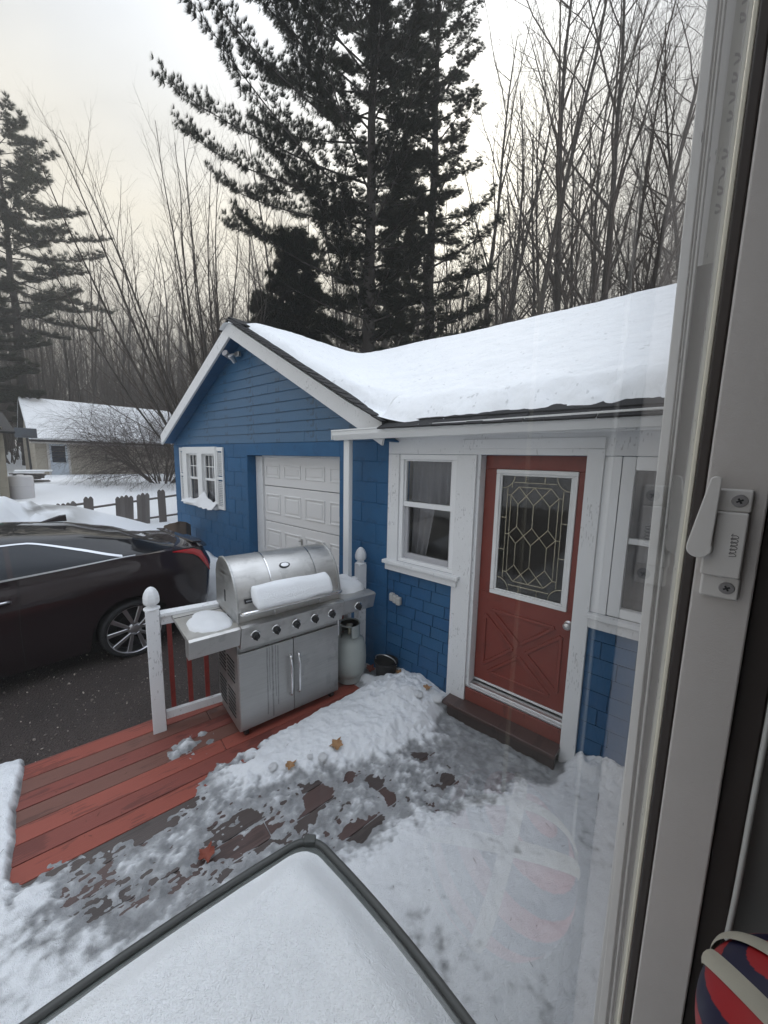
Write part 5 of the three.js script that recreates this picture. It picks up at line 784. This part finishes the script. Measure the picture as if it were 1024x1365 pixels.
  for (const [az, d, k, s] of spots) {
    const front = seen < 5 ? nth[seen] + ' of the nearest bare trunks above the snowy roof, counted rightwards from the pines' : null; seen++;
    const a = az * Math.PI / 180, x = Math.sin(a) * d, z = -Math.cos(a) * d; if (x < -27 && x > -38 && z > -13 && z < 2) continue; if (z > -10.5 && x > -12) continue; if (x > -38 && z > -3) continue;
    let t; if (!firsts[k]) { t = base('bare_tree', names[k], 'tree'); mesh('trunk', protos[k].trunk, M.bark, t); mesh('branches', protos[k].limbs, M.twig, t); t.userData.group = groups[k]; firsts[k] = t; } else { t = dup(firsts[k], names[k], groups[k]); }
    if (front) { t.userData.label = front; t.userData.group = 'nearest bare trees above the roof'; }
    t.position.set(x, rise(x, z) - 0.1, z); t.rotation.y = hash(Math.round(az * 50), 3, 4) * 6.28; t.scale.setScalar(s * (az < -62 ? 0.88 : 1));
  }
  // far woods, one mass
  const fo = { trunk: new Tubes(), limbs: new Tubes() }; grow(fo, rng(301), V(0, -0.3, 0), V(0, 1, 0), 15, 0.13, 0, { ...forest(15, 0.13, 15), n: [15, 4], sides: [4, 3, 3], segs: [5, 4, 2] });
  const fg = mergeGeometries([fo.trunk.geo(), fo.limbs.geo()]);
  const inst = new THREE.InstancedMesh(fg, M.twig, 950); inst.name = 'far_woods'; const m4 = new THREE.Matrix4(), qq = new THREE.Quaternion(), r4 = rng(67);
  for (let i = 0; i < 950; i++) { const az = lerp(-102, 14, r4()) * Math.PI / 180, d = 46 + 45 * r4(), x = Math.sin(az) * d, z = -Math.cos(az) * d, s = (0.8 + 0.6 * r4()); qq.setFromEuler(new THREE.Euler((r4() - 0.5) * 0.12, r4() * 6.28, (r4() - 0.5) * 0.12)); m4.compose(V(x, rise(x, z), z), qq, V(s, s, s)); inst.setMatrixAt(i, m4); }
  inst.castShadow = inst.receiveShadow = true; scene.add(inst); tag(inst, 'distant bare woods standing behind the nearer trees', 'woods', null, 'stuff');
  // underbrush thicket
  const so = { trunk: new Tubes(), limbs: new Tubes() }, r5 = rng(302); for (let k = 0; k < 7; k++) { const a = r5() * 6.28, sp = 0.15 + 0.3 * r5(); grow(so, r5, V(Math.cos(a) * 0.3, 0, Math.sin(a) * 0.3), V(Math.cos(a) * sp, 1, Math.sin(a) * sp), 4 + 2.5 * r5(), 0.026, 0, { n: [11, 5], segs: [6, 4, 2], sides: [4, 3, 3], taper: [0.15, 0.3, 0.4], wig: [0.22, 0.35, 0.4], up: [0.04, 0.05, 0.0], start: [0.2, 0.2], angle: [0.6, 0.7], len: [1.8, 0.7], short: [0.4, 0.3], rr: [0.5, 0.6], min: 0.006, ref: [1, 1.3] }); }
  const sg = mergeGeometries([so.trunk.geo(), so.limbs.geo()]), ib = new THREE.InstancedMesh(sg, M.twig, 340); ib.name = 'underbrush';
  for (let i = 0; i < 340; i++) { const az = lerp(-99, 8, (i + r4()) / 340) * Math.PI / 180, d = (az < -1.0 ? 38 : 22) + 22 * r4(), x = Math.sin(az) * d, z = -Math.cos(az) * d, s = 0.9 + 1.1 * r4(); qq.setFromEuler(new THREE.Euler(0, r4() * 6.28, 0)); const bad = x < -27 && x > -36 && z > -13; m4.compose(V(bad ? x * 1.5 : x, rise(x, z) - 0.1, bad ? z * 1.5 : z), qq, V(s, s, s)); ib.setMatrixAt(i, m4); }
  ib.castShadow = ib.receiveShadow = true; scene.add(ib); tag(ib, 'tangled leafless underbrush along the edge of the woods', 'brush', null, 'stuff');
}
// pines: trunk, boughs and needle tufts
const tuft = (() => { const r = rng(501), p = [], n = []; for (let k = 0; k < 26; k++) { const a = r() * 6.28, e = 0.25 + 0.75 * r(), L = 0.10 + 0.05 * r(), d = V(Math.cos(a) * e, 1 - 0.4 * e, Math.sin(a) * e).normalize(), s = V(r() - 0.5, r() - 0.5, r() - 0.5).cross(d).normalize().multiplyScalar(0.0042), o = d.clone().multiplyScalar(0.01), f = d.clone().cross(s).normalize(); const A = o.clone().sub(s), B = o.clone().add(s), C = d.clone().multiplyScalar(L); for (const q of [A, B, C]) { p.push(q.x, q.y, q.z); n.push(f.x, f.y, f.z); } } const g = new THREE.BufferGeometry(); g.setAttribute('position', new THREE.Float32BufferAttribute(p, 3)); g.setAttribute('normal', new THREE.Float32BufferAttribute(n, 3)); return g; })();
function pine(label, x, z, o) {
  const t = base('pine_tree', label, 'tree', [x, rise(x, z) - 0.1, z]), r = rng(o.seed), trunk = new Tubes(), limbs = new Tubes(), tips = [];
  const pts = [], rad = []; for (let k = 0; k <= 14; k++) { const f = k / 14; pts.push(V((r() - 0.5) * 0.12 + (o.lean?.[0] ?? 0) * f, o.h * f, (r() - 0.5) * 0.12 + (o.lean?.[1] ?? 0) * f)); rad.push(lerp(o.r, 0.03, Math.pow(f, 0.85)) * (k === 0 ? 1.2 : 1)); } trunk.add(pts, rad, 12);
  for (let k = 0; k < o.boughs; k++) {
    const f = Math.pow((k + r()) / o.boughs, o.dist ?? 1), y = lerp(o.y0, o.h * 0.985, f), a = k * 2.399 + r() * 0.8, u = clamp(y / o.h * 14, 0, 13.99), i = Math.floor(u), p0 = pts[i].clone().lerp(pts[i + 1], u - i);
    const side = o.bias ? 1 + o.bias[2] * (Math.cos(a) * o.bias[0] + Math.sin(a) * o.bias[1]) : 1;
    const dead = y < (o.live ?? 0) && r() < 0.6;
    let len = o.len(f) * (0.65 + 0.55 * r()) * side; if (dead) len *= 0.6;
    const el = o.el(f) + (r() - 0.5) * 0.25, segs = 6, d = V(Math.cos(a) * Math.cos(el), Math.sin(el), Math.sin(a) * Math.cos(el)), q = [p0.clone()], qr = [lerp(0.055, 0.02, f)];
    for (let s = 1; s <= segs; s++) { d.y += o.curve * (s / segs) + (r() - 0.5) * 0.1; d.x += (r() - 0.5) * 0.12; d.z += (r() - 0.5) * 0.12; d.normalize(); q.push(q[s - 1].clone().addScaledVector(d, len / segs)); qr.push(lerp(qr[0], 0.007, s / segs)); }
    limbs.add(q, qr, 5);
    if (dead) { for (let s = 0; s < 6; s++) { const w = 1 + Math.floor(r() * 5), dd = V(r() - 0.5, r() * 0.4 - 0.1, r() - 0.5).normalize(); limbs.add([q[w], q[w].clone().addScaledVector(dd, 0.4 + 0.5 * r())], [0.01, 0.004], 3); } continue; }
    const nb = Math.round(o.sub * clamp(len / 2.5, 0.5, 1.7));
    for (let s = 0; s < nb; s++) {
      const ff = lerp(o.inner ?? 0.25, 1, (s + r()) / nb), w = ff * segs, wi = Math.min(segs - 1, Math.floor(w)), bp = q[wi].clone().lerp(q[wi + 1], w - wi), ax = q[wi + 1].clone().sub(q[wi]).normalize();
      const sd = V(-ax.z, 0, ax.x).normalize().multiplyScalar(s % 2 ? 1 : -1), bd = ax.clone().multiplyScalar(0.75).addScaledVector(sd, 0.75 * (1.1 - ff * 0.6)); bd.y += 0.12 + 0.25 * (r() - 0.3); bd.normalize();
      const bl = (0.35 + 0.55 * r()) * clamp(len * 0.28, 0.5, 1.25) * (1.2 - 0.5 * ff), bq = [bp, bp.clone().addScaledVector(bd, bl * 0.5), bp.clone().addScaledVector(bd, bl).add(V(0, bl * 0.14, 0))];
      limbs.add(bq, [0.010, 0.007, 0.004], 3);
      const nt = Math.round(o.tufts * (0.5 + bl)); for (let e = 0; e < nt; e++) { const g = lerp(0.15, 1.02, (e + r()) / nt), c = g < 0.5 ? bq[0].clone().lerp(bq[1], g * 2) : bq[1].clone().lerp(bq[2], g * 2 - 1); c.add(V((r() - 0.5) * 0.22, (r() - 0.5) * 0.14, (r() - 0.5) * 0.22)); tips.push([c, V(bd.x + (r() - 0.5) * 0.9, 0.55 + (o.droop ?? 0) + r() * 0.6, bd.z + (r() - 0.5) * 0.9).normalize(), (0.75 + 0.6 * r()) * (o.ts ?? 1)]); }
    }
  }
  mesh('trunk', trunk.geo(), M.barkP, t); mesh('boughs', limbs.geo(), M.barkP, t);
  const im = new THREE.InstancedMesh(tuft, M.needle, tips.length), m4 = new THREE.Matrix4(), q4 = new THREE.Quaternion(), cc = new THREE.Color(), up = V(0, 1, 0);
  tips.forEach(([p, d, s], i) => { q4.setFromUnitVectors(up, d); m4.compose(p, q4, V(s, s, s)); im.setMatrixAt(i, m4); const k = 0.65 + 0.6 * r(); cc.setRGB(k * (0.9 + 0.3 * r()), k, k * (0.85 + 0.2 * r())); im.setColorAt(i, cc); });
  im.name = 'crown'; im.userData.kind = 'stuff'; im.castShadow = im.receiveShadow = true; t.add(im); return tips.length;
}
{
  const P = (az, d) => [Math.sin(az * Math.PI / 180) * d, -Math.cos(az * Math.PI / 180) * d];
  const tot = [];
  tot.push(pine('largest dark pine with long sweeping boughs behind the valley of the blue roof', ...P(-43.6, 14.2), { seed: 71, h: 21, r: 0.36, boughs: 135, y0: 4.2, live: 6.0, dist: 0.85, len: (f) => lerp(4.4, 1.8, f ** 1.8) * (0.42 + 0.7 * sstep(0.0, 0.45, f)), el: (f) => lerp(-0.02, 0.6, f), curve: 0.09, sub: 13, tufts: 20, inner: 0.22, bias: [-0.84, 0.42, 0.46], ts: 0.98 }));
  tot.push(pine('slimmer dark pine standing right of the largest pine', ...P(-34.9, 15.6), { seed: 72, h: 21, r: 0.32, boughs: 105, y0: 3.4, live: 4.4, dist: 0.9, len: (f) => lerp(2.8, 1.5, f), el: (f) => lerp(-0.05, 0.5, f), curve: 0.08, sub: 12, tufts: 18, inner: 0.18, ts: 0.98 }));
  tot.push(pine('low bushy dark evergreen just behind the garage ridge', ...P(-53.6, 15.8), { seed: 73, h: 10.5, r: 0.16, boughs: 150, y0: 0.8, len: (f) => lerp(2.7, 0.5, f), el: (f) => lerp(-0.1, 0.4, f), curve: 0.03, ts: 1.3, sub: 12, tufts: 18, inner: 0.15, droop: -0.2 }));
  tot.push(pine('bushy dark evergreen left of the garage ridge evergreen', ...P(-57.8, 18.2), { seed: 76, h: 9.0, r: 0.14, boughs: 120, y0: 0.8, len: (f) => lerp(2.3, 0.4, f), el: (f) => lerp(-0.1, 0.4, f), curve: 0.03, ts: 1.4, sub: 10, tufts: 14, inner: 0.15, droop: -0.2 }));
  tot.push(pine('dark evergreen filling the gap between the two tall pines', ...P(-39.6, 21), { seed: 77, h: 17, r: 0.2, boughs: 110, ts: 1.5, y0: 2.0, len: (f) => lerp(2.2, 0.6, f), el: (f) => lerp(-0.05, 0.4, f), curve: 0.04, sub: 9, tufts: 12, inner: 0.2 }));
  tot.push(pine('tall pine with layered boughs at the left edge behind the outbuilding', ...P(-83.9, 37), { seed: 74, h: 22.2, r: 0.42, boughs: 84, y0: 9.0, live: 10.5, dist: 0.9, len: (f) => lerp(4.9, 1.6, f ** 1.5) * (0.6 + 0.6 * sstep(0, 0.3, f)), el: (f) => lerp(-0.12, 0.35, f), curve: 0.07, sub: 10, tufts: 9, inner: 0.25, ts: 2.0 }));
  tot.push(pine('dark pine cut off by the left edge of the view', ...P(-88.2, 34), { seed: 75, h: 14.5, r: 0.34, boughs: 100, y0: 3, len: (f) => lerp(4.6, 1.2, f), el: (f) => lerp(-0.1, 0.35, f), curve: 0.06, sub: 10, tufts: 10, inner: 0.3, ts: 1.9 }));
  console.log('tufts', tot.join(' '));
}

// ---------------------------------------------------------------- our own room and window
{
  const S = (name, list, m, label) => tag(mesh(name, join(list), m), label, null, null, 'structure');
  const WX = -0.044, Y = (r) => EYE + r, z0 = -0.47, z1 = 0.62, yb = Y(-1.15), yt = Y(0.85);
  const outer = std(0.72, 0.72, 0.71, 0.6, { map: rep(T.faint, 0.8) }), inner = std(0.34, 0.32, 0.30, 0.8), beige = std(0.46, 0.43, 0.41, 0.6, { map: rep(T.faint, 3), bumpMap: rep(T.bumpF, 6), bumpScale: 0.0002 }), brown = std(0.030, 0.022, 0.019, 0.5), cream = std(0.74, 0.70, 0.58, 0.4), grey = std(0.20, 0.20, 0.19, 0.45), lite = std(0.80, 0.80, 0.78, 0.45);
  const X0 = 0.10;
  S('viewer_house_wall', [span(WX, 0.02, 0, 3.5, -2.9, z0 - 0.07, 0.002), span(WX, 0.02, 0, 3.5, z1, 3.4, 0.002), span(WX, 0.02, 0, yb, z0 - 0.07, z1, 0.002), span(WX, 0.02, yt, 3.5, z0 - 0.07, z1, 0.002)], outer, 'outside wall of the house the view is taken from');
  S('room_wall', [span(0.0205, 0.09, Y(-1.6), yb, -2.6, 2.6, 0.002), span(0.0205, 0.09, yt, Y(1.0), -2.6, 2.6, 0.002), span(0.0205, 0.09, yb, yt, z1 + 0.02, 2.6, 0.002), span(0.07, 0.6, Y(-1.6), Y(1.0), -0.62, -0.505, 0.002), span(0.6, 3.4, Y(-1.6), Y(1.0), -2.7, -2.6, 0.002), span(0.6, 0.7, Y(-1.6), Y(1.0), -2.6, -0.62, 0.002), span(3.3, 3.4, Y(-1.6), Y(1.0), -2.6, 2.6, 0.002), span(0.0205, 3.4, Y(-1.6), Y(1.0), 2.6, 2.7, 0.002)], inner, 'plain walls of the dim room behind the window');
  S('room_floor', [span(0.0205, 3.4, Y(-1.7), Y(-1.6), -2.7, 2.7, 0.002)], std(0.16, 0.10, 0.06, 0.5, { map: rep(T.wood, 1) }), 'wooden floor of the dim room');
  S('room_ceiling', [span(0.0205, 3.4, Y(1.0), Y(1.1), -2.7, 2.7, 0.002)], inner, 'ceiling of the dim room');
  S('eave', [span(-0.10, 3.6, 3.505, 3.6, -2.9, 3.5, 0.002)], M.white, 'roof edge of the house the view is taken from');

  const w = base('open_window', 'narrow window frame with cream bead, brown gasket and beige jamb at the right', 'window', [0, EYE, 0]);
  const H0 = -1.14, H1 = 0.84;
  // outer flange leans a little: sheared box
  const flange = (xa, xb, za, zb, m, nm) => { const g = buv(span(xa, xb, H0, H1, za, zb, 0.001)), p = g.attributes.position; for (let i = 0; i < p.count; i++) p.setX(i, p.getX(i) - 0.012 * p.getY(i)); g.computeVertexNormals(); return mesh(nm, g, m, w); };
  flange(-0.0415, -0.0335, -0.485, -0.468, lite, 'outer_flange');
  flange(-0.0335, -0.0305, -0.52, -0.492, grey, 'track_bottom');
  flange(-0.0305, -0.0285, -0.485, -0.470, lite, 'track_lip');
  mesh('track_channel', buv(span(-0.034, -0.015, H0, 0.02 + 0.17, -0.53, -0.49, 0.001)), grey, w);
  const tc = document.createElement('canvas'); tc.width = 64; tc.height = 1024; const cx = tc.getContext('2d'); cx.fillStyle = '#b4b5ae'; cx.fillRect(0, 0, 64, 1024); cx.strokeStyle = '#4b4c4c'; cx.lineWidth = 4; { const r = rng(12); cx.beginPath(); for (let k = 0; k < 34; k++) { const y = 150 + k * 24; if (k % 5 === 4) continue; cx.moveTo(20 + 6 * r(), y); cx.quadraticCurveTo(44, y + 3, 38 + 6 * r(), y + 10); cx.quadraticCurveTo(18, y + 12, 24, y + 17 * r() + 4); } cx.stroke(); }
  const tt = new THREE.CanvasTexture(tc); tt.colorSpace = THREE.SRGBColorSpace;
  mesh('inscribed_strip', at(new THREE.BoxGeometry(0.012, 0.65, 0.012), -0.0215, 0.19 + 0.325, -0.50), std(1, 1, 1, 0.5, { map: tt }), w);
  mesh('glazing_bead', buv(span(-0.0094, -0.0069, H0, H1, -0.306, -0.298, 0.0008)), cream, w);
  mesh('backing_strip', buv(span(-0.0185, -0.0150, H0, H1, -0.50, -0.475, 0.001)), lite, w);
  mesh('gasket', buv(span(-0.0110, -0.0022, H0, H1, -0.50, -0.458, 0.002)), brown, w);
  mesh('jamb', buv(span(-0.0018, 0.0395, H0, H1, -0.50, -0.45, 0.002)), beige, w);
  mesh('inner_casing', buv(span(0.0400, 0.0605, H0, H1, -0.503, -0.462, 0.002)), brown, w);
  mesh('sill', buv(span(-0.043, 0.12, H0 - 0.03, H0 - 0.002, -0.50, z1, 0.003)), beige, w);
  mesh('head', buv(span(-0.043, 0.09, H1 + 0.002, H1 + 0.03, -0.50, z1, 0.003)), beige, w);
  mesh('near_jamb', buv(span(-0.043, 0.09, H0, H1, z1 - 0.03, z1 - 0.002, 0.003)), beige, w);
  const pane = new THREE.PlaneGeometry(0.89, H1 - H0); pane.rotateY(Math.PI / 2); mesh('pane', at(pane, -0.0092, (H0 + H1) / 2, 0.1415), std(1, 1, 1, 0.02, { phys: true, transmission: 1, thickness: 0, ior: 1.5, specularIntensity: 0.7 }), w);
  // latch: sub-parts on the jamb face
  const la = sub('latch', w), lm = std(0.52, 0.50, 0.48, 0.45), zf = -0.45;
  mesh('plate', join([span(0.0035, 0.0300, -0.1180, -0.0970, zf, zf + 0.006, 0.002), span(0.0035, 0.0300, -0.0400, -0.0195, zf, zf + 0.006, 0.002), span(0.0020, 0.0290, -0.0975, -0.0395, zf, zf + 0.011, 0.002)]), lm, la);
  for (const y of [-0.1075, -0.0295]) { const sx = 0.0215, s = mesh('screw', mergeGeometries([plain(at(new THREE.CylinderGeometry(0.0042, 0.0046, 0.0015, 20), sx, y, zf + 0.0066, Math.PI / 2)), plain(at(new THREE.TorusGeometry(0.0048, 0.0007, 6, 24), sx, y, zf + 0.0064))]), std(0.30, 0.29, 0.29, 0.4, { metal: 0.6 }), la); }
  for (const y of [-0.1075, -0.0295]) mesh('screw_slot', mergeGeometries([plain(at(new THREE.BoxGeometry(0.0050, 0.0014, 0.0008), 0.0215, y, zf + 0.0077, 0, 0, 0.5)), plain(at(new THREE.BoxGeometry(0.0050, 0.0014, 0.0009), 0.0215, y, zf + 0.0077, 0, 0, 0.5 + Math.PI / 2))]), M.black, la);
  const ls = new THREE.Shape(); ls.moveTo(0.0012, -0.006); ls.absarc(-0.0035, -0.0125, 0.0080, 0.45, -Math.PI - 0.25, true); ls.lineTo(-0.0010, 0.0485); ls.quadraticCurveTo(0.0012, 0.0515, 0.0048, 0.0490); ls.closePath();
  const lg = new THREE.ExtrudeGeometry(ls, { depth: 0.005, bevelEnabled: true, bevelSize: 0.0010, bevelThickness: 0.0010, bevelSegments: 2, curveSegments: 20 }); mesh('lever', at(plain(lg), 0.0025, -0.0600, zf + 0.0125), lm, la);
  mesh('pivot', plain(rod([-0.001, -0.0725, zf - 0.004], [-0.001, -0.0725, zf + 0.013], 0.005)), lm, la);
  const scr = []; { const r = rng(2); let y = -0.078; for (let k = 0; k < 6; k++) { scr.push(plain(tubeGeo([[0.0195, y, zf + 0.0111], [0.0235 + 0.001 * r(), y + 0.001, zf + 0.0111], [0.0225, y + 0.0028, zf + 0.0111], [0.0190 + 0.001 * r(), y + 0.0022, zf + 0.0111], [0.0205, y + 0.0042, zf + 0.0111]], 0.00028, 5, 14))); y += 0.0032; } } mesh('script_mark', mergeGeometries(scr), std(0.09, 0.085, 0.085, 0.6), la);
  // streak of splashes dried on the outside of the pane
  { const r = rng(91), list = []; for (let k = 0; k < 240; k++) { const z = -0.29 + 0.40 * r(), y = -0.75 + 0.95 * r(), s = 0.0005 + 0.0011 * r() * r(); const g = new THREE.SphereGeometry(1, 7, 5); g.scale(0.00012, s * (1 + 0.8 * r()), s * 0.7); list.push(plain(at(g, -0.0093, y, z))); } const m = mesh('dried_drop', mergeGeometries(list), std(0.42, 0.43, 0.43, 0.8, { transparent: true, opacity: 0.45 }), w); m.userData.kind = 'stuff'; }

  // plastic covered side pane beyond the casing and its hanging ornament
  const cv = base('plastic_sheet', 'grey plastic sheet with pale rolled edge right of the window casing', 'sheet', [0, EYE, 0]);
  mesh('sheet', grid(20, 30, (i, j) => [lerp(0.064, 0.5, i / 20), lerp(0.5, -1.1, j / 30), -0.486 + 0.006 * Math.sin(i * 0.9 + j * 0.2), i / 20, j / 30]), std(0.22, 0.22, 0.21, 0.4), cv);
  mesh('rolled_edge', plain(tubeGeo([[0.0625, 0.5, -0.458], [0.0625, 0.1, -0.458], [0.0622, -0.2, -0.455], [0.0612, -0.30, -0.452], [0.0605, -0.40, -0.449], [0.0592, -0.448, -0.446]], 0.0023, 8, 60)), std(0.42, 0.42, 0.40, 0.4), cv);
  const ba = base('striped_ball', 'red and navy striped ball wrapped in cream straps hanging at lower right', 'ornament', [0.116, EYE - 0.436, -0.365]);
  const RB = 0.079, stripes = tex(256, (u, v) => { const s = Math.floor(v * 12 + 0.25 * Math.sin(u * 6.283)) % 2; return s ? [0.60, 0.10, 0.12] : [0.09, 0.08, 0.20]; }, true);
  const sp = new THREE.SphereGeometry(RB, 64, 40); sp.rotateZ(0.5); sp.rotateX(-0.25); mesh('ball', plain(sp), std(0.9, 0.9, 0.9, 0.5, { map: stripes }), ba);
  const strap = (rx, ry, rz, w) => { const g = grid(96, 4, (i, j) => { const a = i / 96 * 2 * Math.PI, o = (j / 4 - 0.5) * w, R = RB + 0.0035 - 0.002 * (j / 2 - 1) ** 2, q = Math.sqrt(Math.max(0, R * R - o * o)); return [Math.cos(a) * q, Math.sin(a) * q, o, i / 96, j / 4]; }); return at(g, 0, 0, 0, rx, ry, rz); };
  const sm = std(0.62, 0.58, 0.47, 0.8, { bumpMap: rep(T.bumpF, 4), bumpScale: 0.001, side: THREE.DoubleSide });
  const cdir = V(-0.30, 0.80, 0.52).normalize(), side = V(0, 1, 0).cross(cdir).normalize();
  for (const a of [0.35, 0.35 + 1.25]) { const n = side.clone().applyAxisAngle(cdir, a), g = strap(0, 0, 0, 0.014); g.applyQuaternion(new THREE.Quaternion().setFromUnitVectors(V(0, 0, 1), n)); mesh('strap', g, sm, ba); }
  { const g = strap(0, 0, 0, 0.012); g.applyQuaternion(new THREE.Quaternion().setFromUnitVectors(V(0, 0, 1), V(-0.55, -0.15, 0.82).normalize())); g.scale(1.012, 1.012, 1.012); mesh('strap', g, sm, ba); }
  mesh('hanger', plain(tubeGeo([[0, RB, 0], [0.01, 0.25, -0.03], [0.02, 0.9, -0.05], [0.02, 1.39, -0.05]], 0.0025, 6, 40)), sm, ba);
}
renderer.render(scene, camera);
